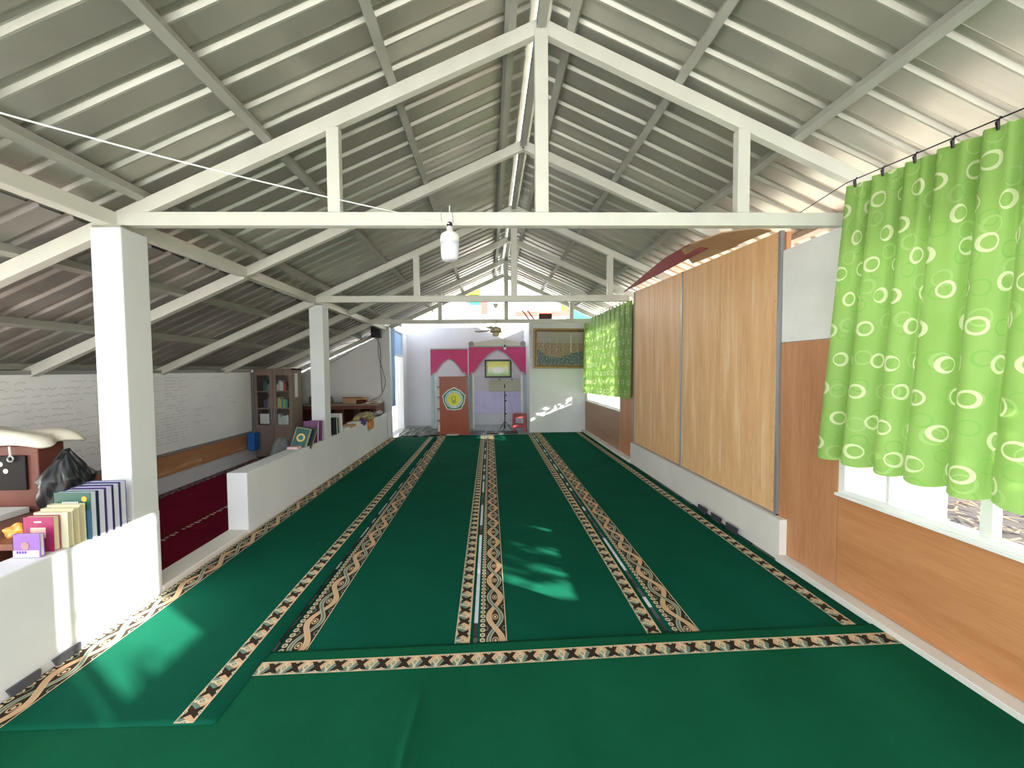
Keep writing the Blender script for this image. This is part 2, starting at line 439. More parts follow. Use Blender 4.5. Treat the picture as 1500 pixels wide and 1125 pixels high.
# ---- right wall
wr = holder('wall_right', (XR, 3, 0))
def wr_(mb, n, m, **k):
    o = mb.build(n, m, wr, **k); return fixparent(o, wr) if k.get('org') is None else o
def wp(mb, n, m, bevel=0):
    xs, ys, zs = zip(*mb.v); org = Vector(((min(xs)+max(xs))/2, (min(ys)+max(ys))/2, min(zs)))
    return fixparent(mb.build(n, m, wr, org=org, bevel=bevel), wr)
# plywood bay 3.20-6.50
ys = [3.26, 4.09, 4.90, 5.73, 6.52]
zt = lambda y: 2.80+(y-3.26)*.045
for a, c in zip(ys[:-1], ys[1:]):
    g = .007
    o = wp(MB().prism([(a+g, .36), (c-g, .36), (c-g, zt(c)), (a+g, zt(a))], XR-.01, XR+.008, 'x'), 'plywood_panel', ply)
    o.data.materials[0] = ply
# screws along the near panel edges
mb = MB()
for yy in (3.29, 4.06, 4.12, 4.87):
    for k in range(11): mb.lathe((0, 0, 0), [(0, 0)]) if False else mb.box(XR-.0125, XR-.010, yy-.004, yy+.004, .45+k*.22, .458+k*.22)
wp(mb, 'screw', greym)
for yy, ww in ((3.235, .03), (4.90, .022), (6.535, .03)):
    wp(B(XR-.022, XR+.01, yy-ww/2, yy+ww/2, .34, zt(yy)), 'metal_stud', greym)
wp(B(XR-.03, XR+.01, 3.22, 6.55, .345, .365), 'metal_rail', greym)
wp(B(XR-.065, XR+.10, 3.12, 6.55, .0, .352), 'knee_wall', cream, bevel=.004)
# solid panels behind
wp(B(XR+.01, XR+.05, 3.20, 6.56, .3, 2.78), 'backing_board', lamv)
# bay 2.66-3.22: brown below white
wp(B(XR-.004, XR+.02, 2.66, 3.215, .055, 1.845), 'brown_panel', lamv)
wp(B(XR-.004, XR+.02, 2.66, 3.215, 1.85, 2.625), 'white_panel', glossw)
# under near window
wp(B(XR-.004, XR+.02, 1.30, 2.655, .055, .735), 'brown_panel', lamh)
wp(B(XR-.004, XR+.02, .0, 1.295, .055, .735), 'brown_panel', lamh)
wp(B(XR-.004, XR+.02, -.34, 1.25, .735, 2.78), 'white_panel', glossw)
wp(B(XR-.004, XR+.02, -.34, -.0, .055, .735), 'brown_panel', lamh)
wp(B(XR-.004, XR+.02, -1.0, -.345, .055, 1.72), 'brown_panel', lamh)
wp(B(XR-.004, XR+.02, -2.4, -1.0, .055, 2.78), 'brown_panel', lamh)
wp(B(XR-.004, XR+.02, 1.25, 2.66, 2.44, 2.78), 'white_panel', glossw)
wp(B(XR-.004, XR+.02, -1.0, -.34, 2.66, 2.78), 'white_panel', glossw)
wp(B(XR+.022, XR+.034, -1.0, 3.2, -.2, .73), 'added_bounce_skin', glossw)  # unseen white skin, added so white light bounces onto the outdoor boards
wp(B(XR+.022, XR+.034, 2.67, 3.2, .73, 2.6), 'added_bounce_skin', glossw)
# far bay
wp(B(XR-.004, XR+.02, 6.555, 7.24, .055, 2.75), 'brown_panel', lamv)
wp(B(XR-.004, XR+.02, 7.25, 9.93, .055, .83), 'brown_panel', wood('pale_brown_laminate', (.34, .18, .11), (.45, .26, .17), 'y', .45))
wp(B(XR-.004, XR+.02, 7.24, 9.93, 2.62, 2.85), 'white_panel', glossw)
wp(B(XR-.004, XR+.02, 9.75, 9.93, .83, 2.62), 'white_panel', glossw)
# little red and yellow bits of the upper gap beside the far curtain
st(B(XR-.10, XR+.06, -3.4, 3.12, -.02, .052), 'baseboard_right', cream, bevel=.004)
st(B(XR-.10, XR+.06, 6.55, 9.93, -.02, .052), 'baseboard_right', cream, bevel=.004)

def window(n, y0, y1, z0, z1, mull, m=glossw, glassb=True):
    h = holder('window_%d' % n, (XR, y0, z0))
    fr = [(y0, y0+.05, z0, z1), (y1-.05, y1, z0, z1), (y0+.05, y1-.05, z0, z0+.035), (y0+.05, y1-.05, z1-.05, z1)]
    for a in fr: fixparent(B(XR+.0, XR+.07, *a).build('frame', m, h, bevel=.003), h)
    for q, wd in mull: fixparent(B(XR+.01, XR+.06, q-wd/2, q+wd/2, z0+.035, z1-.05).build('mullion', m, h), h)
    fixparent(B(XR-.03, XR+.01, y0, y1, z0-.015, z0+.004).build('sill', m, h), h)
    if glassb:
        ed = [y0+.05]+[q for q, _ in mull]+[y1-.05]
        for a, c in zip(ed[:-1], ed[1:]):
            if glassb == 'skip' : continue
            fixparent(B(XR+.033, XR+.037, a+.01, c-.01, z0+.035, z1-.05).build('pane', glass, h), h)
    return h
window(1, 1.26, 2.66, .735, 2.44, [(1.85, .05), (2.33, .02)], glassb=False)
window(2, 7.25, 9.75, .83, 2.62, [(8.1, .05), (8.95, .05)], glassb=False)
window(3, -.98, -.345, 1.72, 2.66, [], glassb=False)

# ---- block, back wall, side wall with door
st(B(1.03, XR+.12, 9.93, 11.5, -.05, 2.83), 'wall_back_right', wallw, bevel=.01)
st(B(-2.75, 1.03, 11.4, 11.52, -.05, 2.90), 'wall_back', mat('back_wall_paint', (.60, .61, .66), .8, var=.05, scale=1.5))
st(B(-2.62, XL-.02, 10.85, 11.4, -.05, 2.75), 'wall_side', wallw)
d = holder('door_1', (XL, 9.45, 0))
for a in ((9.45, 9.50, 0, 2.72), (10.80, 10.85, 0, 2.72), (9.50, 10.80, 2.66, 2.72)):
    fixparent(B(XL-.1, XL, *a).build('frame', white, d, bevel=.003), d)
fixparent(B(XL-.1, XL, 9.50, 10.80, 2.02, 2.07).build('transom_bar', white, d), d)
fixparent(B(XL-.06, XL-.05, 9.50, 10.80, 2.07, 2.66).build('transom_panel', mat('light_blue_panel', (.38, .60, .92), .4), d), d)
def bcl(u, v): return (XL+.02+.02*math.sin(u*22), 9.46+u*.30, .75+v*1.95)
tag(MB().grid(bcl, 20, 4).build('door_curtain', mat('blue_cloth', (.42, .60, .90), .6), solid=.003, smooth=True),
    'narrow light blue cloth gathered at the side of the doorway', 'curtain')

# ================================================================== CARPETS
def rug(x0, x1, y0, y1, label, borders, z=0.0, m=green, skew=0.0, wr=.004, seams=()):
    """borders: (xa, width, material, flip)"""
    t = thing('carpet', label, 'carpet', ((x0+x1)/2, y0, z)); t.rotation_euler.z = skew
    cx = (x0+x1)/2
    s = random.uniform(0, 9)
    def hz(x, y):
        return .006+wr*(.5+.5*math.sin(x*3.1+s+math.sin(y*1.3)))*(.5+.5*math.sin(y*2.3+s*2))+sum(.007*math.exp(-((y-q-.03*math.sin(x*3))/.03)**2) for q in seams)
    nx, ny = max(8, int((x1-x0)/.10)), int((y1-y0)/.035)
    mb = MB()
    mb.grid(lambda u, v: (x0-cx+(x1-x0)*u, (y1-y0)*v, hz(x0+(x1-x0)*u, y0+(y1-y0)*v)), nx, ny)
    o = mb.build('pile', m, t, solid=0, smooth=True)
    md = o.modifiers.new('solid', 'SOLIDIFY'); md.thickness = .008; md.offset = -1
    for (xa, W, bm_, flip) in borders:
        mb = MB()
        mb.grid(lambda u, v: (W*u, (y1-y0-.01)*v, hz(xa+W*(1-u if flip else u), y0+(y1-y0)*v)+.0025), 4, ny)
        o = mb.build('border', bm_, t, smooth=True)
        if flip: o.location = (xa+W-cx, .004, 0); o.scale.x = -1
        else: o.location = (xa-cx, .004, 0)
    return t
W1, W2 = .165, .09
G = 'green carpet strips'
rug(XL+.01, -1.28, 1.73, 9.25, 'green carpet strip along the low left wall, sunlit at its near end', [(XL+.01, W1, bw, False), (-1.47, W2, bn, False)], .019, skew=.0, seams=(5.4,))
rug(-1.27, -.115, 2.13, 9.55, 'green carpet strip second from the left, leading to the lectern', [(-1.25, W1, bw, False), (-.225, W2, bn, False)], 0, skew=0, seams=(5.5,))
rug(-.09, 1.075, 2.13, 9.55, 'middle-right green carpet strip with leafy patches of sun', [(-.075, W1, bw, False), (.955, W2, bn, False)], .0, skew=0, seams=(3.95, 6.0))
rug(1.10, 2.40, 2.19, 9.80, 'rightmost green carpet strip beside the plywood wall', [(1.125, W1, bw, False), (2.215, W2, bn, False)], .0, skew=0, seams=(4.7,))
# front carpet: border runs across
fr = thing('carpet', 'wide plain green carpet in the foreground with one border across its far edge', 'carpet', (.5, 2.11, .007)); fr.rotation_euler.z = .030
def fz(x, y):
    h = .012+.003*math.sin(x*2+y)
    # folds
    for (ax, ay, bx, by, amp, wd) in ((-.86, -.15, -.98, -2.0, .042, .022), (-.80, -.15, -.84, -2.0, .006, .03), (-1.35, -.35, -1.75, -2.0, .008, .05), (-1.0, -.3, -1.2, -2.0, .006, .05), (-1.9, -.52, -2.5, -1.3, .009, .05), (-2.3, -.52, -2.8, -1.0, .007, .05), (-.3, -.2, -.2, -2, .004, .06), (.6, -.1, .8, -2, .003, .05)):
        dx, dy = bx-ax, by-ay; L = math.hypot(dx, dy); tt = ((x-ax)*dx+(y-ay)*dy)/L/L
        dd = abs((x-ax)*dy-(y-ay)*dx)/L
        if tt > 0: h += amp*min(1, tt*6)*math.exp(-(dd/wd)**2)
    return h
mb = MB(); X0, X1, Y0, Y1 = -2.88, 1.92, -3.2, .13
def fgrid(u, v):
    x = X0+(X1-X0)*u; yv = Y0+(Y1-Y0)*v
    if x < -1.95: yv = min(yv, -.20+.0*x) if yv > -.20 else yv
    return (x, yv, fz(x, yv))
mb.grid(fgrid, 320, 150)
o = mb.build('pile', green2, fr, smooth=True); md = o.modifiers.new('solid', 'SOLIDIFY'); md.thickness = .008; md.offset = -1
mb = MB(); mb.grid(lambda u, v: (.095*u, 3.72*v, fz(1.90-3.72*v, .045-.095*(1-u))+.003), 4, 60)
o = mb.build('border', border_narrow(.095, 'leaf_border_across'), fr, smooth=True); o.rotation_euler.z = PI/2; o.location = (1.90, -.05, 0)
# aisle carpets, maroon
dash = mat('cream_dash', (.55, .45, .38), .9)
def aisle(y0, y1, label):
    t = thing('carpet', label, 'carpet', (-3.66, y0, -.10))
    o = B(-1.0, 1.0, 0, y1-y0, 0, .012).build('pile', redc, t)
    for xs in (-.93, .25,):
        mb = MB(); n = int((y1-y0)/.06)
        for k in range(n): mb.box(xs, xs+.03+.02*(k % 2), k*.06+.01, k*.06+.04, .012, .0145)
        mb.build('dashed_line', dash, t, kind='stuff')
    return t
aisle(1.0, 4.2, 'maroon carpet in the side aisle seen through the gap in the low wall')
aisle(4.22, 7.6, 'maroon carpet in the side aisle in front of the glazed bookcase')
mb = MB()
for k in range(26):
    yy = 3.2+k*.16
    mb.box(-4.66, -4.55+random.uniform(-.02, .03), yy, yy+.10, -.088, -.078)
tag(mb.build('carpet_fringe', mat('fringe_grey', (.16, .12, .13), .9), kind='stuff'), 'dark fringe of the maroon carpet along the foot of the whiteboard wall', 'fringe')

# puzzle mats: an underlay showing between the strips, with teeth at the walls
def mat_teeth(x, y0, n, step, side, label, m):
    mb = MB().box(min(x, x-side*.10), max(x, x-side*.10), y0-.15, y0+n*step+.1, -.010, .004)
    t = thing('foam_mat', label, 'mat', (x, y0, 0))
    o = mb.build('mat_body', m, t, org=(x, y0, 0)); o.location = (0, 0, 0)
    for k in range(n):
        yy = y0+k*step
        a, c = (x, x+side*.014)
        o = MB().prism([(yy+.02, .0), (yy+step*.62, .0), (yy+step*.66, .075), (yy-.01, .075)], min(a, c), max(a, c), 'x').build('tooth', m, t, org=(x, y0, 0)); o.location = (0, 0, 0)
mat_teeth(XL+.012, 1.90, 2, .20, 1, 'dark foam puzzle mat edge turned up against the near low wall', greyf)
mat_teeth(XR-.105, 3.60, 3, .26, -1, 'black foam puzzle mat teeth against the white knee wall', blacks)
for gx in (-1.277, -.102, 1.088):
    for k in range(60):
        yy = 2.3+k*.12
        fixparent(B(gx-.014, gx+.014, yy, yy+.11, -.011, .006).build('mat_tile', whitef if random.random() < .45 else [blacks, greyf][k % 2], floor, org=(gx, yy, 0)), floor)

# ================================================================== CURTAINS
def curtain(y0, y1, ztop, zbot, x, folds, amp, label, flare=0, clips=7, wave=.5):
    t = thing('curtain', label, 'curtain', (x, (y0+y1)/2, zbot(.5)))
    nu, nv = folds*14, 26; L = y1-y0; yc = (y0+y1)/2; zc = zbot(.5)
    ph = [random.uniform(-.6, .6) for _ in range(folds+2)]; am = [random.uniform(.55, 1.25) for _ in range(folds+2)]
    vs = []; uv = []; arc = []
    def off(u, v):
        k = u*folds; i = int(k); f = k-i
        a = am[i]*(1-f)+am[i+1]*f; p = ph[i]*(1-f)+ph[i+1]*f
        return amp*a*math.sin(2*PI*k+p+v*.5)*(.55+.45*(1-v))+.3*amp*math.sin(4*PI*k+1.7*p)*v
    s = 0; prev = None; S = []
    for i in range(nu+1):
        u = i/nu; pnt = Vector((off(u, .5), u*L))
        if prev is not None: s += (pnt-prev).length
        prev = pnt; S.append(s)
    for j in range(nv+1):
        v = j/nv
        for i in range(nu+1):
            u = i/nu
            yy = y0+L*u+flare*(1-v)*(u-.0)+.35*amp*math.cos(2*PI*u*folds*1.0+ph[int(u*folds)])*(1-v*.4)
            zt_ = ztop(u)-.012*abs(math.sin(PI*u*clips)); z = zbot(u)+(zt_-zbot(u))*v+(.012*math.sin(u*folds*6.28+1) if j == 0 else 0)
            vs.append((off(u, v)-.02*(1-v), yy-yc, z-zc)); uv.append((S[i]*1.0, v*(ztop(.5)-zbot(.5))))
    mb = MB(); mb.add(vs, [(j*(nu+1)+i, j*(nu+1)+i+1, (j+1)*(nu+1)+i+1, (j+1)*(nu+1)+i) for j in range(nv) for i in range(nu)]); mb.uv = uv
    mb.build('cloth', curt, t, smooth=True)
    for k in range(clips):
        u = (k+.5)/clips
        yy = y0+L*u-yc; zz = ztop(u)-zc
        MB().tube([(0-.02, yy, zz+.025), (-.035, yy, zz), (-.03, yy, zz-.035)], [.005, .009, .006], 6).build('clip', black, t)
    return t
curtain(1.14, 2.52, lambda u: 2.70+.13*u, lambda u: .98+.03*u, 2.38, 8, .05, 'large light green curtain with ring pattern over the near window', flare=.14, clips=8)
curtain(6.55, 9.84, lambda u: 2.83+.05*u, lambda u: 1.12-.09*u, 2.455, 12, .03, 'small looking light green ring-patterned curtain over the far window by the painting', clips=16)
tag(MB().tube([(2.47, .6, 2.70), (2.385, 1.14, 2.725), (2.375, 1.83, 2.79), (2.375, 2.52, 2.855), (2.45, 3.2, 2.83)], .0035, 6).build('curtain_wire', black), 'thin dark curtain wire stretched above the near window', 'wire')
tag(MB().tube([(2.47, 6.5, 2.84), (2.40, 8, 2.87), (2.44, 9.6, 2.90)], .004, 6).build('curtain_wire', black), 'thin dark curtain wire above the far window', 'wire')

# cardboard on top of the plywood
o = MB().prism([(6.55, 2.95), (3.95, 2.90), (4.35, 3.06), (5.0, 3.08)], 2.30, 2.325, 'x').build('cardboard_sheet', maroon)
tag(o, 'maroon sheet lying along the top of the plywood wall', 'board')
o = MB().add([(2.46, 4.6, 2.90), (2.46, 3.75, 2.84), (2.25, 3.9, 2.98), (2.22, 4.4, 3.0)], [(0, 1, 2, 3)]).build('cardboard_sheet', cardb, solid=.012); tag(o, 'brown cardboard piece wedged between the maroon sheet and plywood', 'board')
o = MB().add([(2.44, 3.28, 2.82), (2.44, 3.95, 2.86), (2.05, 3.9, 2.90), (2.12, 3.45, 2.86), (2.3, 3.25, 2.83)], [(0, 1, 2, 3, 4)]).build('cardboard_sheet', cardb, solid=.012); tag(o, 'brown cardboard flap overhanging the near top corner of the plywood', 'board')

# ================================================================== LAMP, FAN, CABLES
t = thing('hanging_bulb', 'white jar-shaped bulb hanging from the nearest tie beam', 'lamp', (-.255, 2.57, 2.36))
MB().lathe((0, 0, 0), [(0, 0), (.035, .003), (.052, .012), (.058, .03), (.060, .075), (.061, .12)], 28).build('diffuser', diff, t, smooth=True)
MB().lathe((0, 0, .12), [(.063, 0), (.063, .035), (.056, .055), (.03, .072), (.022, .074), (.022, .105), (.0, .107)], 28).build('housing', glossw, t, smooth=True)
MB().lathe((0, 0, .225), [(.02, 0), (.019, .025), (.008, .032), (0, .033)], 16).build('socket', black, t, smooth=True)
MB().tube([(0, 0, .25), (0, -.005, .30), (.004, -.012, .36)], .003, 6).build('cord', glossw, t)
for dx in (-.05, .025):
    MB().tube([(dx, 0, .25), (dx-.004, -.008, .30), (dx, -.008, .345), (dx+.01, .03, .37)], .0028, 6).build('wire_loop', greym, t)
pts = []
A, C_ = Vector((-.255, 2.55, 2.60)), Vector((-3.3, .45, 2.80))
for i in range(25):
    f = i/24; p = A.lerp(C_, f); p.z -= .10*math.sin(PI*f); pts.append(p)
tag(MB().tube(pts, .0035, 6).build('cable', glossw), 'thin white cable sagging from the hanging bulb towards the upper left', 'cable')

t = thing('ceiling_fan', 'cream ceiling fan hanging in front of the bright gable', 'fan', (.14, 8.05, 2.34))
MB().lathe((0, 0, .0), [(0, 0), (.05, .002), (.075, .03), (.08, .07), (.11, .085), (.12, .11), (.12, .16), (.08, .19), (.03, .20), (.0, .20)], 28).build('motor', mat('fan_cream', (.62, .55, .40), .35), t, smooth=True)
MB().lathe((0, 0, .075), [(.125, 0), (.125, .022), (.121, .03)], 28).build('gilt_band', gold, t, smooth=True)
MB().lathe((0, 0, .20), [(.012, 0), (.012, .45)], 10).build('downrod', glossw, t)
MB().lathe((0, 0, .60), [(.03, 0), (.055, .05), (.055, .08), (0, .085)], 16).build('canopy', glossw, t, smooth=True)
for a in (.30, .30+2*PI/3, .30+4*PI/3):
    M = Matrix.Rotation(a, 4, 'Z') @ Matrix.Rotation(.16, 4, 'X')
    bl = MB().prism([(.18, -.045), (.55, -.07), (.62, -.05), (.62, .05), (.55, .07), (.18, .045)], .135, .142, 'z').rot(M).build('blade', glossw, t)
    MB().box(.09, .22, -.018, .018, .13, .136).rot(M).build('blade_arm', gold, bl)

def cable(pts, label, m=black, r=.006):
    P = []
    pts = [Vector(p) for p in pts]
    for i in range(len(pts)-1):
        for k in range(6):
            f = k/6; p0, p1, p2, p3 = pts[max(i-1, 0)], pts[i], pts[i+1], pts[min(i+2, len(pts)-1)]
            P.append(.5*((2*p1)+(p2-p0)*f+(2*p0-5*p1+4*p2-p3)*f*f+(3*p1-p0-3*p2+p3)*f**3))
    P.append(pts[-1])
    tag(MB().tube(P, r, 6).build('cable', m), label, 'cable')
# speaker
t = thing('loudspeaker', 'small black loudspeaker hung high on the white end pillar', 'speaker', (-2.68, 9.18, 2.42), .1)
B(-.11, .11, -.08, .08, 0, .33).build('cabinet', black, t, bevel=.012)
B(-.095, .095, -.086, -.080, .02, .31).build('grille', blacks, t)
MB().lathe((0, 0, 0), [(0, 0), (.012, 0), (.012, .004), (0, .004)], 12).rot(Matrix.Translation((0, -.087, .29)) @ Matrix.Rotation(PI/2, 4, 'X')).build('badge', glossw, t)
B(-.03, .03, .08, .17, .12, .2).build('bracket', greym, t)
cable([(-2.64, 9.2, 2.43), (-2.66, 9.26, 2.0), (-2.56, 9.27, 1.6), (-2.50, 9.24, 1.35), (-2.6, 9.15, 1.05), (-2.75, 8.9, .95)], 'black cable looping down from the loudspeaker to the desk')
cable([(-2.70, 9.2, 2.43), (-2.62, 9.27, 2.2), (-2.62, 9.27, 1.7), (-2.60, 9.3, 1.1)], 'black cable hanging straight below the loudspeaker')
cable([(-2.75, 9.2, 2.5), (-3.2, 9.3, 2.2), (-3.7, 9.3, 1.9), (-4.1, 9.3, 1.72)], 'dark cable drooping leftwards from the loudspeaker along the wall', r=.005)
cable([(-2.75, 9.2, 2.62), (-3.1, 9.3, 2.38), (-3.6, 9.3, 2.25), (-4.2, 9.3, 1.95)], 'dark cable running under the roof edge from the loudspeaker', r=.005)
cable([(-2.41, 9.1, .66), (-2.40, 8.95, .45), (-2.405, 9.0, .2), (-2.405, 9.0, .02)], 'thin grey cable hanging down the far low wall', greym, .004)

# ================================================================== FAR END: niche, lectern
def arch_pts(x0, x1, zs, za, inset, n=14):
    xm = (x0+x1)/2; L = []
    L.append((x0+inset*.45, zs)); L.append((x0+inset*.45, zs+.05)); L.append((x0+inset, zs+.07))
    for i in range(n+1):
        f = i/n; x = (x0+inset*1.2)+(xm-x0-inset*1.2)*f; z = zs+.09+(za-zs-.09)*(math.sin(f*PI/2)**.95*.80+f*.20)
        L.append((x, z))
    R = [(2*xm-x, z) for x, z in reversed(L[:-1])]
    return L+R
def niche(name, x0, x1, zt_, zs, za, y, label, shelves=False):
    t = thing(name, label, 'arch', ((x0+x1)/2, y, 0)); ox = (x0+x1)/2
    P = [(x-ox, z) for x, z in arch_pts(x0, x1, zs, za, .14)]
    poly = [(x0-ox, zs)]+P+[(x1-ox, zs), (x1-ox, zt_), (x0-ox, zt_)]
    # concave polygon: build as strips
    mb = MB(); pts = [(x0-ox, zs)]+P+[(x1-ox, zs)]
    for a, c in zip(pts[:-1], pts[1:]):
        if c[0]-a[0] < 1e-5: continue
        mb.prism([a, c, (c[0], zt_), (a[0], zt_)], 0, .03)
    mb.build('valance', pink, t)
    mb = MB()
    for a, c in zip(P[:-1], P[1:]): mb.beam((a[0], -.006, a[1]), (c[0], -.006, c[1]), .05, .035, (0, 1, 0) if abs(a[0]-c[0]) < 1e-5 else (0, 0, 1))
    mb.build('arch_trim', greytrim, t)
    for s in (0, 1):
        a = (x0 if s == 0 else x1-.09)-ox
        B(a, a+.09, .002, .12, 0, zs).build('side_post', bluegrey, t, bevel=.004)
    for s in (0, 1):
        a = (x0+.09 if s == 0 else x1-.14)-ox
        B(a, a+.05, .03, .10, 0, zs-.02).build('inner_post', glossw, t)
    B(x0-ox-.01, x1-ox+.01, -.012, .04, zt_, zt_+.035).build('top_rail', greytrim, t)
    return t
niche('niche_arch', -.57, 1.01, 2.26, 1.50, 2.17, 10.6, 'wide pink and grey pointed arch behind the music stand')
niche('niche_arch', -1.62, -.60, 2.20, 1.50, 1.93, 10.55, 'narrow pink and grey pointed arch behind the lectern')
# curved cream crest over the wide arch
P = [(-.50, 0)]+[(-.50+1.45*i/16, .06+.12*math.sin(PI*i/16)) for i in range(17)]+[(.95, 0)]
mb = MB()
for i in range(16):
    a, c = P[i+1], P[i+2]; mb.prism([(a[0], 0), (c[0], 0), c, a], 10.62, 10.66)
mb.v = [(x, y, z+2.295) for x, y, z in mb.v]
t = thing('arch_crest', 'curved cream crest with two round grey knobs topping the wide arch', 'crest', (.22, 10.64, 2.295))
o = mb.build('crest_board', cream, t, org=(.22, 10.64, 2.295)); o.location = (0, 0, 0)
for xx in (-.50, .93):
    o = MB().lathe((0, 0, 0), [(0, -.02), (.07, -.018), (.078, 0), (.07, .018), (0, .02)], 20).rot(Matrix.Translation((xx-.22, -.045, .06)) @ Matrix.Rotation(PI/2, 4, 'X')).build('knob', mat('knob_grey', (.36, .31, .29), .6), t, smooth=False)
# small bulb over the arch
t = thing('small_bulb', 'small white bulb in a black holder in front of the wide arch', 'lamp', (.42, 10.4, 2.17))
MB().lathe((0, 0, 0), [(0, 0), (.03, .01), (.04, .04), (.032, .07), (.018, .085)], 18).build('bulb', glossw, t, smooth=True)
MB().lathe((0, 0, .085), [(.02, 0), (.02, .05), (.008, .06), (0, .06)], 12).build('holder', black, t)
MB().tube([(0, 0, .14), (.0, -.3, .8), (-.04, -.88, 1.80)], .003, 5).build('cord', black, t)
# lavender paper board on the back wall
t = thing('notice_sheet', 'large lavender sheet with faint tables behind the music stand', 'poster', (.22, 11.385, .34))
lav = mat('lavender_paper', (.62, .60, .86), .7); ink = mat('faint_ink', (.40, .38, .62), .8)
B(-.74, .74, 0, .01, 0, .66).build('sheet', lav, t)
mb = MB(); random.seed(3)
for cx_ in (-.66, -.42, -.16, .08, .30, .50):
    for k in range(7):
        L = random.uniform(.10, .18); mb.box(cx_, cx_+L, -.003, 0, .15+k*.065, .158+k*.065)
    if cx_ in (-.42, .08): mb.box(cx_-.01, cx_+.19, -.002, 0, .12, .124); mb.box(cx_-.01, cx_-.006, -.002, 0, .12, .58); mb.box(cx_+.186, cx_+.19, -.002, 0, .12, .58)
mb.build('writing', ink, t)
# framed green picture
t = thing('framed_picture', 'small black-framed green and yellow picture inside the wide arch', 'picture', (.255, 11.36, 1.40))
mb = MB(); w_, h_ = .40, .54
for a in ((-w_, -w_+.045, 0, h_), (w_-.045, w_, 0, h_), (-w_, w_, 0, .045), (-w_, w_, h_-.045, h_)): mb.box(a[0], a[1], -.02, .015, a[2], a[3])
mb.build('frame', black, t, bevel=.003)
gp, tt, bb = newmat('green_picture_print', .3)
sp = tt.nodes.new('ShaderNodeSeparateXYZ'); tc = tt.nodes.new('ShaderNodeTexCoord'); tt.links.new(tc.outputs['Object'], sp.inputs[0])
zf = E(tt, sp.outputs[2])/.54; xf = E(tt, sp.outputs[0]); nz = E(tt, noise(tt, tc.outputs['Object'], 14, 3))
c = ramp(tt, (zf+(nz-.5)*.5).v, [(.1, (.30, .55, .16)), (.35, (.55, .78, .45)), (.5, (.75, .82, .50)), (.62, (.72, .78, .14)), (.9, (.60, .68, .06))])
fr_ = (xf.abs().gt(.31)).mxx((zf-.5).abs().gt(.37)); c = mixc(tt, fr_, c, (.30, .52, .10))
dome = (xf*xf*9+(zf-.42)*(zf-.42)*10).lt(.30)
c = mixc(tt, dome, c, (.80, .90, .75)); tt.links.new(c, bb.inputs['Base Color'])
B(-.36, .36, 0, .008, .04, .50).build('print', gp, t)
# lectern
t = thing('lectern', 'tall orange-brown wooden lectern with a round green and yellow emblem', 'lectern', (-.905, 9.66, 0), .02)
MB().prism([(-.36, 0), (.38, 0), (.31, 1.47), (-.36, 1.47)], 0, .02).build('front_panel', lect, t, bevel=.003)
for s in (-1, 1):
    x = -.36 if s < 0 else .34
    (MB().prism([(-.36, 0), (-.34, 0), (-.34, 1.45), (-.36, 1.45)], .02, .42) if s < 0 else MB().prism([(.36, 0), (.38, 0), (.31, 1.45), (.29, 1.45)], .02, .42)).build('side_panel', lect, t)
for z in (.05, .35, .65, .95, 1.2): B(-.43, .30, .03, .40, z, z+.018).build('shelf', deskm, t)
B(-.38, .34, -.03, .44, 1.45, 1.475).build('top', lect, t, bevel=.004)
B(-.38, .40, -.03, .0, 0, .06).build('plinth', lect, t)
for z, hh in ((.08, .2), (.38, .16), (.68, .19), (.97, .15)):
    B(-.42, -.37, .06, .30, z, z+hh).build('paper_stack', paper, t)
def pent(r, cz, rot=0): return [(r*math.sin(2*PI*i/5+rot), cz+r*math.cos(2*PI*i/5+rot)) for i in range(5)]
def pent2(r, cz, bulge=.90):
    P = []
    for i in range(5):
        a = 2*PI*i/5; P.append((r*math.sin(a), cz+r*math.cos(a))); a += PI/5; P.append((r*bulge*math.sin(a), cz+r*bulge*math.cos(a)))
    return P
em = B(-.001, .001, -.001, 0, .9, .901); ox, cz = 0.0, .90
def layer(P, y, m, n):
    MB().prism([(x+ox, z) for x, z in P], y-.002, y).build(n, m, t)
cir = lambda r, n=40: [(r*math.sin(2*PI*i/n), cz+r*math.cos(2*PI*i/n)) for i in range(n)]
layer(pent2(.31, cz), -.001, glossw, 'emblem_rim')
layer(pent2(.285, cz), -.003, mat('emblem_green', (.02, .22, .08), .4), 'emblem_field')
layer(cir(.225), -.005, mat('emblem_pale', (.62, .75, .78), .4), 'emblem_ring')
layer(cir(.160), -.007, mat('emblem_yellow', (.88, .82, .03), .4), 'emblem_disc')
mb = MB(); grn = mat('emblem_mark', (.12, .36, .08), .5)
for i in range(30):
    a = 2*PI*i/30; M = Matrix.Translation((.192*math.sin(a), 0, cz+.192*math.cos(a))) @ Matrix.Rotation(a, 4, 'Y')
    if i in (14, 15, 16): continue
    q = MB().box(-.008, .008, -.009, -.007, -.014, .014 if i % 3 else .004).rot(M); mb.add(q.v, q.f)
mb.build('emblem_lettering', grn, t)
mb = MB()
P = [(.06*math.cos(a)*(.5+.5*math.sin(a/2)), cz+.02+.06*math.sin(a)) for a in [i*PI/8 for i in range(17)]]
for a, c in zip(P[:-1], P[1:]): mb.beam((a[0], -.010, a[1]), (c[0], -.010, c[1]), .004, .018)
mb.box(-.06, .06, -.011, -.009, cz-.075, cz-.06); mb.box(-.045, .045, -.011, -.009, cz-.10, cz-.088)
for q in (-.035, 0, .035): mb.box(q-.006, q+.006, -.011, -.009, cz-.06, cz-.02)
mb.build('emblem_motif', grn, t)
tag(B(-1.08, -.80, 9.50, 9.62, .012, .03).build('paper_strip', paper), 'white strip of paper on the carpet at the foot of the lectern', 'paper')
